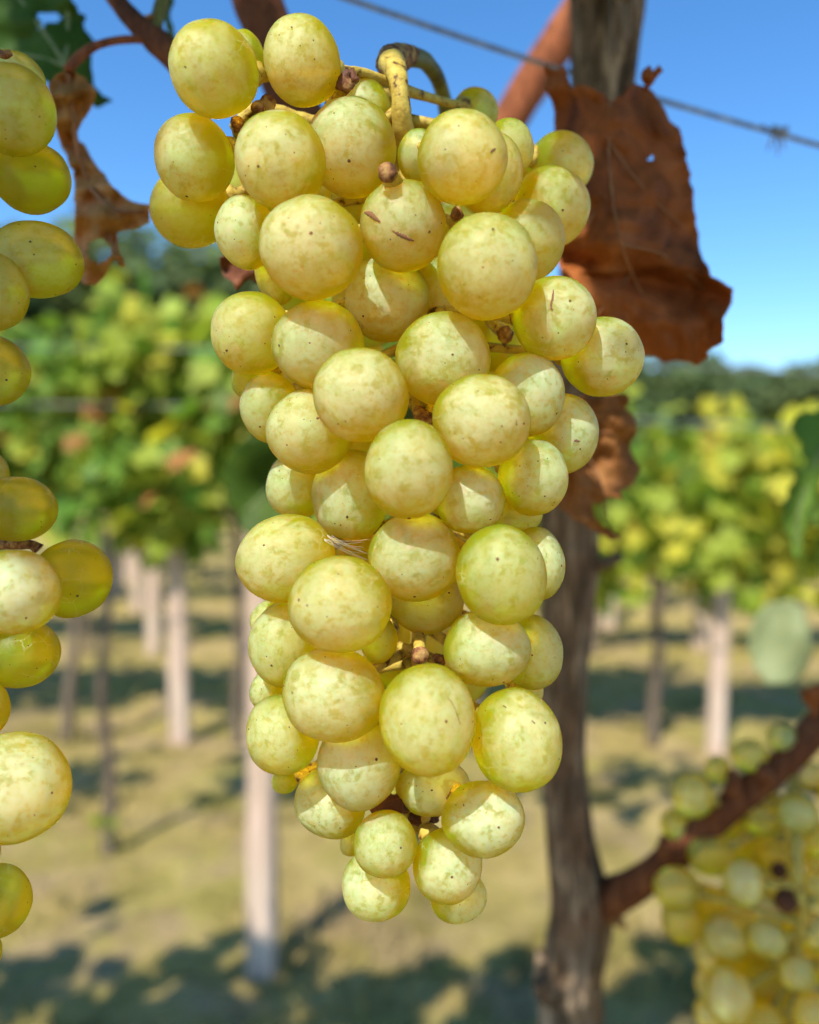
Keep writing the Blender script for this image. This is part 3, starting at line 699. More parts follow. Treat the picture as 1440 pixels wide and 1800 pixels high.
# russet scratches and specks lying on the skin of berries
def skin_mark(bi, pts, w):
    o = main_b[bi]; Rm = o.rotation_euler.to_matrix(); c = o.location + main_root.location
    def onskin(px, py):
        ray = (P(px, py, 1.0) - CAM).normalized()
        inv = Rm.inverted(); oc = inv @ (CAM - c); rd = inv @ ray
        s = Vector((1 / o.scale[0], 1 / o.scale[1], 1 / o.scale[2])); oc = Vector([oc[j] * s[j] for j in range(3)]); rd = Vector([rd[j] * s[j] for j in range(3)])
        A = rd.dot(rd); Bq = 2 * oc.dot(rd); Cq = oc.dot(oc) - 1.012 ** 2; disc = Bq * Bq - 4 * A * Cq
        if disc < 0: return None
        t = (-Bq - math.sqrt(disc)) / (2 * A); return oc + rd * t
    q = [onskin(*p) for p in pts]
    if any(a is None for a in q): return
    k = w / o.scale[0]
    path = [(a, k * (.35 if j in (0, len(q) - 1) else rnd.uniform(.7, 1.2))) for j, a in enumerate(q)]
    v, f = tube(path, max(10, 4 * len(q)), 7, .5, 25)
    v = [x.normalized() * (1.0 + (x.length - 1.0) * .25) for x in v]
    m = mesh_obj('russet_mark', v, f, M['mark'], o)
skin_mark(7, [(640, 373), (650, 376), (660, 384), (668, 390)], .00042)
skin_mark(7, [(690, 406), (702, 412), (714, 418), (728, 424)], .00036)
skin_mark(10, [(863, 268), (868, 264), (872, 261)], .00035)
skin_mark(10, [(886, 268), (887, 274), (886, 281)], .00038)
skin_mark(20, [(973, 508), (972, 520), (969, 535), (970, 543)], .00020)
skin_mark(20, [(968, 541), (972, 545)], .00045)
skin_mark(31, [(1006, 770), (1013, 775), (1020, 776)], .0003)
skin_mark(26, [(908, 738), (909, 748)], .00045)
skin_mark(25, [(606, 740), (608, 742)], .0004)
skin_mark(49, [(787, 1225), (798, 1240), (806, 1262), (810, 1275)], .00008)
skin_mark(50, [(884, 1240), (890, 1243)], .00028); skin_mark(50, [(935, 1266), (941, 1272)], .00032)
skin_mark(37, [(538, 1063), (541, 1066)], .00045); skin_mark(48, [(512, 1216), (514, 1219)], .0004)
skin_mark(0, [(324, 116), (327, 119)], .0004)
# stalk: bent over the cane, knuckle, back arc
v, f = tube([(P(712, 262, .176), .0026), (P(708, 220, .170), .0021), (P(704, 170, .168), .0018), (P(697, 130, .170), .0021), (P(690, 112, .176), .0027)], 30, 16, .16, 350)
mesh_obj('stalk', rel(v, main_root), f, M['stem'], main_root)
v, f = tube([(P(692, 128, .176), .0027), (P(688, 108, .180), .0031), (P(704, 100, .186), .0028), (P(724, 98, .192), .0020)], 16, 16, .25, 300)
mesh_obj('stalk_knuckle', rel(v, main_root), f, M['stem_brown'], main_root)
v, f = tube([(P(718, 99, .190), .0021), (P(748, 108, .200), .0019), (P(772, 145, .210), .0018), (P(785, 195, .218), .0019), (P(790, 250, .222), .0020)], 24, 12, .1, 200)
mesh_obj('stalk_arc', rel(v, main_root), f, M['stem_green'], main_root)
v, f = tube([(P(729, 96, .192), .0006), (P(731, 88, .192), .0004), (P(730, 82, .192), .0002)], 6, 6); mesh_obj('stalk_spur', rel(v, main_root), f, M['stem_brown'], main_root)

# --- left bunch ------------------------------------------------------
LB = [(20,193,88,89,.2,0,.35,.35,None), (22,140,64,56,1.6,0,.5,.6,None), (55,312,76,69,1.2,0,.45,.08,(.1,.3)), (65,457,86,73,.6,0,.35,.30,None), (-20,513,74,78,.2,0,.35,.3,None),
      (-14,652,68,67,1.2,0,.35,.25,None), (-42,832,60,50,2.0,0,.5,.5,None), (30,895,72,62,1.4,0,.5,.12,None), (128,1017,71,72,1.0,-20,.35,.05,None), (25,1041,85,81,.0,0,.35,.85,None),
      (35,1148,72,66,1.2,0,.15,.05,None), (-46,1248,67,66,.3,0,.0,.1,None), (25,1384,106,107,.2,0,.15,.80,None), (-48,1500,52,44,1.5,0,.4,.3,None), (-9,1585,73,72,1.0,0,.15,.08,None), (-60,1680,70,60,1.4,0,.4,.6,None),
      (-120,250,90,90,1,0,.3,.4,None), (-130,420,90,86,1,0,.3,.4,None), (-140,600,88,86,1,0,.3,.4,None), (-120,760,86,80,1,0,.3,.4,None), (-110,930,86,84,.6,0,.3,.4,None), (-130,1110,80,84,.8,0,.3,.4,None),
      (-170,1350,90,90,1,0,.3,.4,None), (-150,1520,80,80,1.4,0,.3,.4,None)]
ldep = solve(LB, .148, .008)
left_root = thing('grape_bunch', P(-70, 80, .175), 'shaded olive green grape bunch cut off by the left edge', 'grapes', 'grape bunches')
laxis = [(P(-70, 60, .178), .0026), (P(-60, 400, .182), .0022), (P(-50, 800, .184), .002), (P(-50, 1200, .182), .0017), (P(-50, 1600, .178), .0012)]
v, f = tube(laxis, 40, 10, .2, 400); mesh_obj('rachis', rel(v, left_root), f, M['stem_green'], left_root)
laxs = smooth_path([(*a[0], a[1]) for a in laxis], 40); left_b = []
for i, b in enumerate(LB):
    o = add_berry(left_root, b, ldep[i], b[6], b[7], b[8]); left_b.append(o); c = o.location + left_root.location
    best = min(laxs, key=lambda s: (Vector(s[:3]) - c).length); pedicel(left_root, o, Vector(best[:3]))
v, f = tube([(P(-30, 955, .178), .0012), (P(20, 957, .172), .0010), (P(55, 958, .170), .0010), (P(68, 966, .170), .0014)], 14, 8, .3, 400); mesh_obj('side_branch', rel(v, left_root), f, M['stem_brown'], left_root)
v, f = tube([(P(-5, 92, .150), .0006), (P(8, 96, .149), .0008), (P(20, 92, .149), .0005)], 8, 6, .4, 600); mesh_obj('withered_knob', rel(v, left_root), f, M['stem_brown'], left_root)

# --- lower right bunch (farther) -------------------------------------
RB = [(1375,1296,28,27,1,0,.6,.5,None), (1318,1328,33,31,1.2,0,.6,.45,None), (1262,1352,24,25,2,0,.5,.4,None), (1218,1398,38,42,2.2,0,.6,.55,None), (1402,1430,40,38,.5,0,.6,.6,None), (1340,1430,40,46,2,0,.5,.2,None),
      (1309,1552,40,46,.2,10,.7,.75,None), (1276,1647,48,46,.6,0,.4,.55,None), (1350,1650,38,38,.4,0,.5,.6,None), (1281,1750,47,58,.4,10,.45,.65,None), (1402,1710,38,38,.5,0,.4,.55,None), (1438,1640,34,38,.8,0,.4,.6,None),
      (1190,1562,44,40,2,0,.4,.35,None), (1200,1616,40,46,2.2,0,.15,.3,None), (1250,1500,44,42,2.6,0,.4,.2,None), (1380,1560,26,30,1.6,0,.6,.5,None), (1440,1560,36,36,1.2,0,.6,.5,None), (1350,1730,46,50,2.4,0,.1,.1,None),
      (1365,1500,44,40,2.6,0,.5,.2,None), (1430,1780,40,40,.8,0,.35,.5,None), (1345,1800,42,40,1.0,0,.2,.3,None), (1240,1590,40,40,3,0,.3,.2,None), (1310,1480,40,40,3,0,.5,.2,None), (1400,1620,40,44,3,0,.3,.1,None), (1450,1480,38,38,2,0,.4,.4,None),
      (1300,1690,44,44,3,0,.3,.1,None), (1390,1660,40,40,3.2,0,.3,.1,None), (1270,1440,36,34,3,0,.5,.3,None), (1190,1450,30,32,3.4,0,.5,.3,None), (1420,1365,30,30,2.5,0,.6,.7,None), (1470,1700,42,42,1.4,0,.4,.5,None), (1500,1600,42,42,1.4,0,.4,.5,None),
      (1480,1400,42,42,1.4,0,.4,.5,None), (1300,1830,46,40,1.0,0,.4,.5,None), (1400,1860,46,44,1.0,0,.4,.5,None)]
for _k in range(26):
    _x, _y = rnd.uniform(1190, 1460), rnd.uniform(1430, 1840)
    if _x > 1180 + max(0, (_y - 1640)) * .35 and _y > 1540 - (_x - 1180) * .45: RB.append((_x, _y, rnd.uniform(36, 44), rnd.uniform(36, 46), rnd.uniform(2.5, 4.5), 0, rnd.uniform(.4, .8), rnd.uniform(.6, .9), None))
RD = .350
rdep = solve(RB, RD, .010)
right_root = thing('grape_bunch', P(1400, 1280, RD + .03), 'small shaded green bunch in the lower right corner, out of focus', 'grapes', 'grape bunches')
raxis = [(P(1425, 1250, RD + .03), .003), (P(1395, 1400, RD + .025), .0028), (P(1400, 1480, RD + .0), .0022), (P(1405, 1560, RD - .005), .002), (P(1410, 1625, RD + .0), .0018), (P(1370, 1800, RD + .04), .0018)]
v, f = tube(raxis, 40, 9, .2, 300); mesh_obj('rachis', rel(v, right_root), f, M['stem'], right_root)
raxs = smooth_path([(*a[0], a[1]) for a in raxis], 40)
right_b = []
for i, b in enumerate(RB):
    o = add_berry(right_root, b, rdep[i], b[6] * .8, b[7], b[8]); right_b.append(o); c = o.location + right_root.location
    best = min(raxs, key=lambda s: (Vector(s[:3]) - c).length); pedicel(right_root, o, Vector(best[:3]), .0011)
for (x, y, d, s) in ((1383, 1583, RD - .002, 20), (1370, 1530, RD + .02, 14)):
    o = link_mesh('shrivelled_grape', me, right_root); o.location = P(x, y, d) - right_root.location; q = s * d / FPX; o.scale = (q, q, q); o['label'] = 'shrivelled purple brown grape'

# ================================================================== NEAR VINE
near = thing('grapevine', (P(1000, 1800, .385).x, P(1000, 1800, .385).y, 0), 'dark grooved old vine trunk standing right behind the main bunch', 'grapevine')
def ridges(th, u):
    tw = th + .5 * u
    r = 1 + .15 * math.sin(5 * tw + 1.3 * math.sin(4 * u * 3)) + .07 * math.sin(9 * tw + 2.0 + 2 * math.sin(u * 9)) + .08 * math.sin(17 * tw + 5 * u)
    r += .09 * mnoise.noise((math.cos(tw) * 2.6, math.sin(tw) * 2.6, u * 9)) + .04 * mnoise.noise((math.cos(tw) * 8, math.sin(tw) * 8, u * 22))
    return r * .93
def W(wpx, d): return wpx / 2 / FPX * d
tpx = [(1003, 1800, 104), (1000, 1740, 112), (1010, 1680, 112), (1020, 1600, 104), (1004, 1480, 88), (992, 1350, 80), (990, 1200, 82), (996, 1050, 92), (1000, 980, 98), (1000, 880, 94), (1020, 600, 96), (1045, 300, 104), (1062, 100, 112), (1066, 0, 122), (1072, -150, 126)]
p18 = Pn(1003, 1800)
near.location = (p18.x, p18.y, 0)
tp = [((p18.x + .004, p18.y + .01, -.04), .024), ((p18.x + .002, p18.y + .005, .45), .0190)] + [(Pn(x, y), W(w * .95, TD(y))) for x, y, w in tpx] + [(P(1080, -900, .30), .010)]
v, f = tube(tp, 330, 72, .0, 1, ridges); mesh_obj('trunk', rel(v, near), f, M['bark'], near)
# loose bark strips
for k in range(16):
    py = rnd.uniform(-20, 1780) if k > 5 else rnd.uniform(-20, 160)
    fr = None
    for (a, b) in zip(tp[2:-1], tp[3:]):
        pa, pb = proj(Vector(a[0])), proj(Vector(b[0]))
        if pb[1] <= py <= pa[1]:
            t_ = (py - pa[1]) / (pb[1] - pa[1]); fr = (pa[0] + (pb[0] - pa[0]) * t_, pa[2] + (pb[2] - pa[2]) * t_, a[1] + (b[1] - a[1]) * t_); break
    if not fr: continue
    cx, d, r = fr; th = rnd.uniform(-1.3, 1.3); L_ = rnd.uniform(50, 150)
    q = [P(cx, py + L_ * (s - .5), d) + Vector((math.sin(th + .1 * s) * r * 1.0, -math.cos(th) * r * 1.0 - .0006 * (1 + 2 * abs(s - .5)), 0)) for s in (0, .3, .6, 1)]
    v, f = tube([(q[0], .0003), (q[1], .0011), (q[2], .0012), (q[3], .0003)], 14, 6, .4, 300); mesh_obj('bark_strip', rel(v, near), f, M['bark'], near)
# knob lower left, stub right, spur by the cane
v, f = tube([(Pn(985, 1740, -0.0050), .006), (Pn(960, 1733, -0.0075), .0055), (Pn(946, 1730, -0.0093), .0035), (Pn(940, 1728, -0.0101), .001)], 12, 14, .3, 150); mesh_obj('knot', rel(v, near), f, M['bark'], near)
v, f = tube([(Pn(1020, 1010, 0.0009), .0045), (Pn(1050, 994, -0.0020), .0034), (Pn(1072, 986, -0.0044), .0028), (Pn(1093, 978, -0.0058), .0021)], 14, 12, .3, 200); mesh_obj('stub', rel(v, near), f, M['bark'], near)
v, f = tube([(Pn(1060, 1590, 0.0004), .0055), (Pn(1080, 1612, -0.0029), .004), (Pn(1092, 1622, -0.0056), .0022), (Pn(1098, 1634, -0.0074), .001)], 14, 12, .5, 200); mesh_obj('spur', rel(v, near), f, M['stem_brown'], near)
# cane to lower right
v, f = tube([(Pn(1020, 1590), .0105), (Pn(1070, 1578, -.004), .0098), (P(1130, 1548, .405), .0076), (P(1210, 1482, .385), .0067), (P(1300, 1405, .368), .0063), (P(1385, 1335, .360), .0059), (P(1440, 1275, .360), .0062), (P(1520, 1180, .37), .0055)], 60, 24, .08, 120)
mesh_obj('cane', rel(v, near), f, M['cane_dark'], near)
for (x, y, d) in ((1170, 1480, .385), (1345, 1352, .355), (1290, 1365, .36)):
    v, f = tube([(P(x, y + 25, d + .004), .004), (P(x, y + 5, d), .0034), (P(x - 3, y - 12, d), .0015)], 10, 10, .4, 200); mesh_obj('bud', rel(v, near), f, M['cane_dark'], near)
# cane, upper: rust coloured, behind trunk
v, f = tube([(P(1150, -190, .43), .0095), (P(1035, -5, .43), .0094), (P(955, 115, .43), .0093), (P(893, 215, .43), .0090), (P(830, 330, .43), .0088), (P(760, 460, .43), .008)], 50, 24, .06, 90)
o = mesh_obj('cane', rel(v, near), f, M['cane'], near); o['label'] = 'rust red cane slanting behind the top of the trunk'
# brown cane above the two top berries
v, f = tube([(P(430, -140, .27), .0085), (P(450, -10, .268), .0076), (P(482, 80, .265), .0072), (P(520, 190, .262), .007), (P(600, 330, .262), .006)], 40, 24, .08, 120)
o = mesh_obj('cane', rel(v, near), f, M['cane_dark'], near); o['label'] = 'dark brown cane above the two top berries'
# twig at top left and its fork, with petiole
v, f = tube([(P(170, -60, .235), .0030), (P(208, 5, .232), .0026), (P(245, 45, .23), .0028), (P(280, 78, .228), .0034), (P(315, 110, .226), .0030), (P(400, 180, .226), .003)], 30, 12, .2, 200); mesh_obj('twig', rel(v, near), f, M['cane_dark'], near)
v, f = tube([(P(276, 70, .229), .0020), (P(275, 40, .23), .0018), (P(283, 8, .232), .0017), (P(292, -30, .234), .0016)], 14, 10, .2, 200); mesh_obj('twig', rel(v, near), f, M['stem_green'], near)
v, f = tube([(P(264, 42, .229), .0012), (P(262, 34, .229), .0016), (P(259, 29, .229), .0008)], 8, 8, .4, 300); mesh_obj('bud', rel(v, near), f, M['stem_brown'], near)
v, f = tube([(P(288, 76, .228), .0013), (P(258, 70, .228), .0011), (P(215, 70, .226), .0010), (P(170, 80, .222), .0011), (P(140, 100, .218), .0013), (P(120, 122, .215), .0013)], 24, 9, .15, 300); mesh_obj('petiole', rel(v, near), f, M['cane'], near)

# wire crossing behind the bunch
w0, w1 = P(560, -20, .30), P(1500, 272, .335)
def wire_pt(px):
    t = (px - 560) / 940; s = P(560 + 940 * t, -20 + 292 * t + 10 * math.sin(math.pi * t), .30 + .035 * t); return s
wire_t = thing('trellis_wire', wire_pt(900), 'galvanised wire slanting across the sky behind the trunk, knotted at right', 'wire')
a_, b_ = [], []
for k in range(61):
    px = 100 + (1900 - 100) * k / 60; c = wire_pt(px); th = k * 1.15
    a_.append((c, .00095))
v, f = tube(a_, 180, 8, .1, 300); mesh_obj('strand', rel(v, wire_t), f, M['wire'], wire_t)
for k in range(5):
    c = wire_pt(1355 + k * 6); v, f = tube([(c + Vector((-.001, -.0015, -.0016)), .0006), (c + Vector((0, -.002, .0006)), .0007), (c + Vector((.0008, -.0002, .0020)), .0006), (c + Vector((.001, .0015, 0)), .0006)], 10, 6, .2, 500)
    mesh_obj('knot_turn', rel(v, wire_t), f, M['wire'], wire_t)
for (dx, dy) in ((-14, 30), (16, 26), (22, -14), (-24, -16), (4, 38)):
    c = wire_pt(1364); pc = proj(c); v, f = tube([(c, .0005), (P(pc[0] + dx * .6, pc[1] + dy * .4, pc[2] - .002), .0004), (P(pc[0] + dx, pc[1] + dy, pc[2]), .0003)], 8, 5); mesh_obj('tendril', rel(v, wire_t), f, M['stem_brown'], wire_t)

# ------------------------------------------------------------------ near leaves traced as sheets with real depth
def in_poly(x, y, poly):
    c = False; j = len(poly) - 1
    for i in range(len(poly)):
        xi, yi = poly[i]; xj, yj = poly[j]
        if (yi > y) != (yj > y) and x < (xj - xi) * (y - yi) / (yj - yi) + xi: c = not c
        j = i
    return c
def seg_near(x, y, poly):
    best = None
    for i in range(len(poly)):
        a = poly[i]; b = poly[(i + 1) % len(poly)]; dx, dy = b[0] - a[0], b[1] - a[1]; L2 = dx * dx + dy * dy + 1e-9
        t = max(0, min(1, ((x - a[0]) * dx + (y - a[1]) * dy) / L2)); qx, qy = a[0] + dx * t, a[1] + dy * t; d = (qx - x) ** 2 + (qy - y) ** 2
        if best is None or d < best[0]: best = (d, qx, qy)
    return best
def jag(poly, amp, seed, n=4):
    rr = random.Random(seed); out = []
    for i in range(len(poly)):
        a = poly[i]; b = poly[(i + 1) % len(poly)]; L_ = math.hypot(b[0] - a[0], b[1] - a[1]); m = max(1, int(L_ / 9))
        for k in range(m):
            t = k / m; j = rr.uniform(-amp, amp); nx, ny = -(b[1] - a[1]) / (L_ + 1e-6), (b[0] - a[0]) / (L_ + 1e-6)
            out.append((a[0] + (b[0] - a[0]) * t + nx * j, a[1] + (b[1] - a[1]) * t + ny * j))
    return out
def sheet_leaf(label, poly, dfun, mat, step=6, holes=(), seed=0, amp=2.5, veins=(), veinmat='vein', cat='leaf', vr=.00035, name='vine_leaf'):
    poly = jag(poly, amp, seed); xs = [p[0] for p in poly]; ys = [p[1] for p in poly]
    cx, cy = sum(xs) / len(xs), sum(ys) / len(ys)
    t = thing(name, P(cx, cy, dfun(cx, cy)), label, cat)
    idx = {}; V = []; F = []
    def ok(x, y): return in_poly(x, y, poly) and not any(((x - h[0]) / h[2]) ** 2 + ((y - h[1]) / h[3]) ** 2 < 1 for h in holes)
    nx = int((max(xs) - min(xs)) / step) + 2; ny = int((max(ys) - min(ys)) / step) + 2; x0, y0 = min(xs) - step / 2, min(ys) - step / 2
    cells = [(i, j) for i in range(nx) for j in range(ny) if ok(x0 + (i + .5) * step, y0 + (j + .5) * step)]
    cs = set(cells)
    for (i, j) in cells:
        q = []
        for (a, b) in ((i, j), (i, j + 1), (i + 1, j + 1), (i + 1, j)):
            if (a, b) not in idx:
                x, y = x0 + a * step, y0 + b * step
                full = all((a + u, b + w) in cs for u in (-1, 0) for w in (-1, 0))
                if not full:
                    s = seg_near(x, y, poly)
                    if s[0] < (step * 1.3) ** 2: x, y = s[1], s[2]
                idx[(a, b)] = len(V); V.append(P(x, y, dfun(x, y)))
            q.append(idx[(a, b)])
        F.append(tuple(q))
    blade = mesh_obj('blade', rel(V, t), F, mat, t)
    md = blade.modifiers.new('thickness', 'SOLIDIFY'); md.thickness = .0003; md.offset = 0
    for vn in veins:
        pts = [(P(x, y, dfun(x, y) - .0003), vr * (1 - .6 * k / len(vn))) for k, (x, y) in enumerate(vn)]
        v, f = tube(pts, 5 * len(vn), 6); mesh_obj('vein', rel(v, t), f, M[veinmat], t)
    return t
def fold(x, y, s, o): return mnoise.noise((x * s, y * s, o))
def d_big(x, y):
    d = .236 + .00003 * (x - 1000)
    d += .014 * fold(x, y, .005, 1.0) + .0060 * fold(x, y, .013, 2.0) - .0035 * abs(fold(x, y, .022, 9.0)) + .0007 * fold(x, y, .045, 3.0) + .0002 * fold(x, y, .12, 4.0)
    d += .010 * math.exp(-((y - 455 - .25 * (x - 1000)) / 26) ** 2) - .008 * math.exp(-((x - 1060 - .05 * (y - 300)) / 40) ** 2) * (y < 480)
    d -= .014 * (max(0, x - 1190) / 100) ** 2
    return d
big_poly = [(957, 112), (975, 122), (992, 118), (1004, 156), (1030, 148), (1052, 160), (1076, 180), (1098, 160), (1112, 148), (1134, 150), (1146, 160), (1160, 182), (1176, 212), (1193, 226), (1203, 262), (1214, 306), (1221, 360), (1226, 400), (1234, 450), (1250, 484), (1268, 497), (1290, 508), (1286, 532), (1272, 560), (1270, 598), (1246, 618), (1246, 628), (1222, 643), (1194, 634), (1170, 636), (1150, 628), (1120, 622), (1060, 600), (1010, 540), (985, 470), (976, 380), (972, 300), (974, 240), (976, 190), (962, 160)]
big_leaf = sheet_leaf('large curled reddish brown dry leaf hanging before the trunk top', big_poly, d_big, M['dry'], 5, [(1146, 279, 5, 5)], 1, 3.0,
    veins=[[(1070, 180), (1072, 300), (1090, 420), (1130, 520), (1180, 600)], [(1072, 250), (1130, 330), (1200, 400)], [(1078, 330), (1030, 400), (1000, 450)], [(1095, 430), (1170, 450), (1240, 510)], [(1110, 480), (1060, 540), (1040, 570)]])
# curled tip above the big leaf
sheet = [(1128, 128), (1140, 124), (1152, 127), (1158, 118), (1165, 120), (1156, 132), (1146, 142), (1140, 152), (1132, 158), (1126, 150), (1137, 142), (1130, 136)]
V_, F_ = [], []
v, f = tube([(P(1134, 158, .232), .0007), (P(1142, 144, .230), .0010), (P(1150, 132, .229), .0009), (P(1163, 120, .228), .0010)], 12, 7, .5, 600); mesh_obj('curled_tip', rel(v, big_leaf), f, M['dry'], big_leaf)
v, f = tube([(P(1130, 132, .230), .0008), (P(1138, 134, .229), .0022), (P(1146, 134, .229), .0012)], 10, 8, .6, 500); mesh_obj('curled_tip', rel(v, big_leaf), f, M['dry'], big_leaf)
def d_low(x, y): return .262 + .012 * fold(x, y, .009, 8) + .004 * fold(x, y, .03, 5) + .001 * fold(x, y, .09, 6)
LOWLEAF = sheet_leaf('smaller brown dry leaf below the large curled one, beside the trunk', [(960, 690), (1040, 700), (1106, 690), (1110, 700), (1100, 718), (1112, 735), (1119, 760), (1108, 778), (1112, 800), (1124, 822), (1112, 850), (1090, 865), (1102, 880), (1070, 875), (1045, 900), (1062, 925), (1096, 944), (1072, 950), (1040, 930), (1010, 915), (985, 895), (960, 850)], d_low, M['dry3'], 5, [], 2, 3.5,
    veins=[[(1000, 700), (1030, 790), (1060, 860), (1070, 935)], [(1020, 760), (1070, 760), (1110, 765)]])
sheet_leaf('tiny green shoot leaf in front of the smaller dry leaf', [(1040, 885), (1052, 888), (1060, 905), (1072, 915), (1082, 930), (1066, 926), (1050, 915)], lambda x, y: .255 + .003 * fold(x, y, .03, 1), M['lf_lime'], 4, [], 7, 1.5)
# dark scrap left of bunch
sheet_leaf('dark red dry leaf scrap under the left shoulder berries', [(386, 450), (410, 452), (440, 460), (470, 470), (450, 500), (440, 488), (425, 500), (416, 512), (408, 496), (392, 486), (388, 470)], lambda x, y: .205 + .006 * fold(x, y, .02, 7), M['shrivel'], 4, [], 3, 1.5)
# dried leaf top left
def d_tl(x, y): return .215 + .010 * fold(x, y, .010, 11) + .006 * fold(x, y, .03, 12) + .0009 * fold(x, y, .08, 13) + .00002 * (y - 100)
tl_poly = [(86, 150), (100, 132), (122, 122), (150, 135), (160, 150), (170, 162), (160, 185), (150, 205), (140, 225), (134, 240), (148, 255), (160, 275), (178, 300), (200, 330), (222, 350), (245, 356), (264, 360), (264, 392), (240, 400), (205, 408), (206, 425), (212, 445), (219, 466), (214, 470), (204, 454), (194, 462), (190, 480), (170, 500), (150, 500), (140, 490), (130, 420), (133, 370), (128, 300), (105, 250), (90, 200)]
sheet_leaf('crumpled tan dry leaf hanging between the two bunches at left', tl_poly, d_tl, M['dry2'], 4, [(174, 440, 21, 21)], 4, 2.0,
    veins=[[(118, 130), (128, 200), (140, 280), (170, 350), (190, 410), (212, 465)], [(160, 330), (200, 370), (255, 372)]], vr=.0008)
def d_gr(x, y): return .262 + .012 * fold(x, y, .006, 21) + .003 * fold(x, y, .02, 22)
gl = sheet_leaf('green leaf with a hole at the upper left corner', [(-90, -80), (120, -80), (128, 0), (140, 20), (155, 30), (145, 42), (158, 60), (175, 78), (160, 95), (158, 120), (165, 150), (172, 162), (200, 178), (170, 190), (150, 170), (110, 160), (60, 130), (-20, 120), (-90, 100)], d_gr, M['leafg'], 6, [(86, 30, 20, 10), (75, 48, 6, 8)], 5, 3,
    veins=[[(120, 122), (80, 60), (30, -10), (0, -60)], [(118, 118), (60, 100), (-20, 90)], [(115, 110), (120, 40), (110, -40)]], veinmat='green_vein', vr=.0009)
sheet_leaf('small hanging green leaf edge at the top, left of the first berry', [(270, -30), (305, -30), (306, 5), (298, 25), (304, 45), (312, 75), (300, 70), (290, 40), (280, 20)], lambda x, y: .27 + .003 * fold(x, y, .03, 1), M['leafg'], 5, [], 6, 2)
# dark green leaf behind the bunch at left-middle
sheet_leaf('dark green leaf half hidden behind the left middle of the bunch', [(392, 830), (410, 790), (430, 770), (470, 760), (520, 780), (560, 860), (540, 950), (500, 960), (450, 950), (425, 930), (415, 900), (398, 890), (404, 865)], lambda x, y: .50 + .02 * fold(x, y, .01, 31), M['leafo'], 7, [], 8, 3,
    veins=[[(520, 800), (480, 850), (430, 900)]], veinmat='green_vein', vr=.0009)
# leaves at right edge
def d_re(x, y): return .40 + .014 * fold(x, y, .008, 41)
sheet_leaf('narrow dark green leaf hanging at the right edge', [(1398, 730), (1430, 722), (1520, 720), (1520, 860), (1455, 830), (1440, 850), (1420, 900), (1412, 950), (1402, 985), (1390, 960), (1376, 920), (1378, 880), (1392, 850), (1415, 810), (1405, 780), (1390, 755)], d_re, M['lf_green'], 7, [], 9, 4,
    veins=[[(1480, 740), (1440, 800), (1405, 900), (1402, 960)]], veinmat='green_vein', vr=.001)
sheet_leaf('round pale grey green leaf hanging out of focus at right', [(1330, 1080), (1350, 1060), (1385, 1052), (1412, 1068), (1425, 1100), (1430, 1140), (1418, 1180), (1390, 1205), (1350, 1200), (1328, 1180), (1316, 1140), (1318, 1105)], lambda x, y: .60 + .02 * fold(x, y, .01, 51), leaf_material('pale_leaf_back', (0.26, 0.30, 0.14), (0.31, 0.35, 0.17), (0.36, 0.40, 0.20), 30, .4), 7, [], 10, 3)
sheet_leaf('rust brown dry leaf scrap at the right edge above the small bunch', [(1400, 1215), (1425, 1205), (1480, 1200), (1480, 1290), (1445, 1290), (1430, 1262), (1420, 1240)], lambda x, y: .36 + .01 * fold(x, y, .02, 61), M['dry'], 6, [], 12, 3)

# cobweb at the middle left
web = thing('cobweb', P(590, 950, .158), 'small white cobweb strands between two berries at mid bunch', 'cobweb')
for k in range(9):
    a = P(575 + rnd.uniform(-6, 10), 947 + rnd.uniform(-8, 8), .1555); b = P(648 + rnd.uniform(-14, 6), 962 + rnd.uniform(-22, 28), .1605)
    m = (a + b) / 2 + Vector((0, -.0006, -.0008 * rnd.random()))
    v, f = tube([(a, .000035), (m, .00002), (b, .000025)], 8, 4); mesh_obj('thread', rel(v, web), f, M['web'], web)

# ================================================================== own-row canopy overhead (above the frame): unseen leaves laid out to shade trunk, left bunch, near grass
lit = []      # points that the photograph shows in sun
shade = []    # points that it shows in shade
idx_shade_main = {13, 14, 15, 19, 40, 31, 47}
for i, o in enumerate(main_b):
    if i < len(B) and i not in idx_shade_main and B[i][0] < 1100: lit.append((o.location + main_root.location, o.scale[0] * .75))
    elif i < len(B): shade.append(o.location + main_root.location)
for i, o in enumerate(left_b):
    c = o.location + left_root.location
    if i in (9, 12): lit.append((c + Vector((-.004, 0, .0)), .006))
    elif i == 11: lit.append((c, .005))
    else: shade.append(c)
for o in right_b: shade.append(o.location + right_root.location)
lit.append((Pn(1020, 1690), .007)); lit.append((Pn(985, 1715), .007)); lit.append((Pn(950, 1732), .004)); lit.append((P(706, 160, .168), .004)); lit.append((P(708, 215, .17), .004)); lit.append((P(1370, 1130, .60), .03)); lit.append((P(950, 110, .43), .02)); lit.append((P(900, 190, .43), .015)); lit.append((P(1024, 380, .235), .008)); lit.append((P(1012, 480, .235), .005)); lit.append((P(1090, 850, .26), .006))
for (a, b) in zip(tp[6:-1], tp[7:]):
    for s in (0, .33, .66): shade.append(Vector(a[0]).lerp(Vector(b[0]), s))
for y in range(1350, 1640, 40): shade.append(Pn(985, y)); shade.append(Pn(1020, y))
for y in range(1775, 1900, 40): shade.append(Pn(1000, y))
for x, y in ((1000, 150), (1060, 200), (1120, 220), (1100, 280), (1160, 300), (1190, 380), (1120, 370), (1150, 450), (1210, 500), (1130, 540), (1200, 590), (1250, 560), (1080, 250), (1090, 480), (1060, 560)): shade.append(P(x, y, .235))
for x, y in ((1040, 730), (1080, 740), (1020, 800), (1060, 800), (1020, 860), (1040, 900)): shade.append(P(x, y, .26))
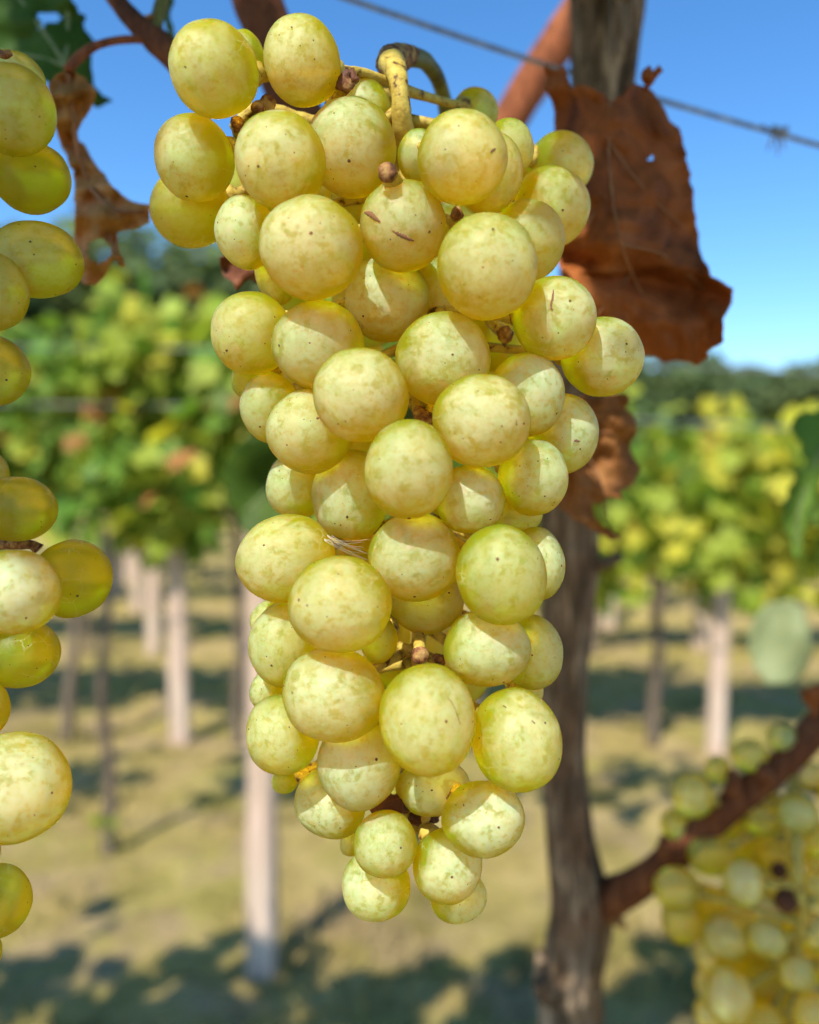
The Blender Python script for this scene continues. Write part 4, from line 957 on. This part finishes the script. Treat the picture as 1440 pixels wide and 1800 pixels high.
for x, y in ((120, 260), (160, 480), (40, 60), (100, 60), (0, 30)): shade.append(P(x, y, .23))
for x, y in ((1410, 780), (1400, 900), (1430, 1240)): shade.append(P(x, y, .4))
for x, y in ((450, -20), (480, 40), (230, 30), (290, 90), (450, 850), (430, 880), (470, 930)): shade.append(P(x, y, .27))
for x in range(1080, 1440, 50): shade.append(P(x, 1580 - (x - 1070) * .82, .40))
def clear_of_lit(c, size):
    for (q, rad) in lit:
        w = c - q; t = w.dot(SUNV)
        if t > 0 and (w - SUNV * t).length < rad * .8 + size * .57: return False
    return True
def off_frame(c, size):
    x, y, d = proj(c)
    if d < -.0: return True
    m = size * .75 / max(d, .02) * FPX
    return y < -m - 20 or x < -m - 20 or x > 1440 + m + 20
pos, nvs, szs = [], [], []
rs = np.random.RandomState(77)
for q in shade:  # unseen leaves added on the sun's path to keep each point shaded
    cover = 0
    for (c, s) in zip(pos, szs):
        w = Vector(c) - q; t = w.dot(SUNV)
        if t > 0 and (w - SUNV * t).length < s * .26: cover += 1
    for tr_ in range(170):
        if cover >= 2: break
        s = rnd.uniform(.05, .12) * (1 if tr_ < 40 else .6 if tr_ < 90 else .36); t = rnd.uniform(.24, .85); j = s * .2
        c = q + SUNV * t + Vector((rnd.uniform(-j, j), rnd.uniform(-j, j), rnd.uniform(-j, j)))
        if clear_of_lit(c, s) and off_frame(c, s):
            nv = SUNV + Vector((rnd.uniform(-.3, .3), rnd.uniform(-.3, .3), rnd.uniform(-.2, .2)))
            pos.append(np.array(c)); nvs.append(np.array(nv)); szs.append(s); cover += 1
# general roof of leaves (upper trellis)
for k in range(2300):
    x = rnd.uniform(-2.4, 2.2); h = rnd.uniform(1.75, 2.2); y = rnd.gauss(.28, .10)
    s = rnd.uniform(.09, .14); c = Vector((x, y, h))
    if clear_of_lit(c, s) and off_frame(c, s) and fold(x * 5, y * 11, 1, 2) > .08: pos.append(np.array(c)); nvs.append(rs.randn(3) * .5 + np.array([0, -.4, .8])); szs.append(s)
for k in range(620):      # high shoots arching over: thin band of shade farther out
    x = rnd.uniform(-3.2, 3.0); h = rnd.uniform(2.5, 2.75); y = rnd.gauss(1.22, .12)
    s = rnd.uniform(.09, .13); c = Vector((x, y, h))
    if off_frame(c, s) and fold(x * 2, 3, 1, 5) > -.22: pos.append(np.array(c)); nvs.append(rs.randn(3) * .5 + np.array([0, -.4, .8])); szs.append(s)
V, F, MI = scatter([p - np.array(near.location) for p in pos], nvs, szs, [.7, .2, .05, .05], 4, rs)
fo = mesh_obj('foliage', V, F, LEAFM, near, True, MI); fo['kind'] = 'stuff'
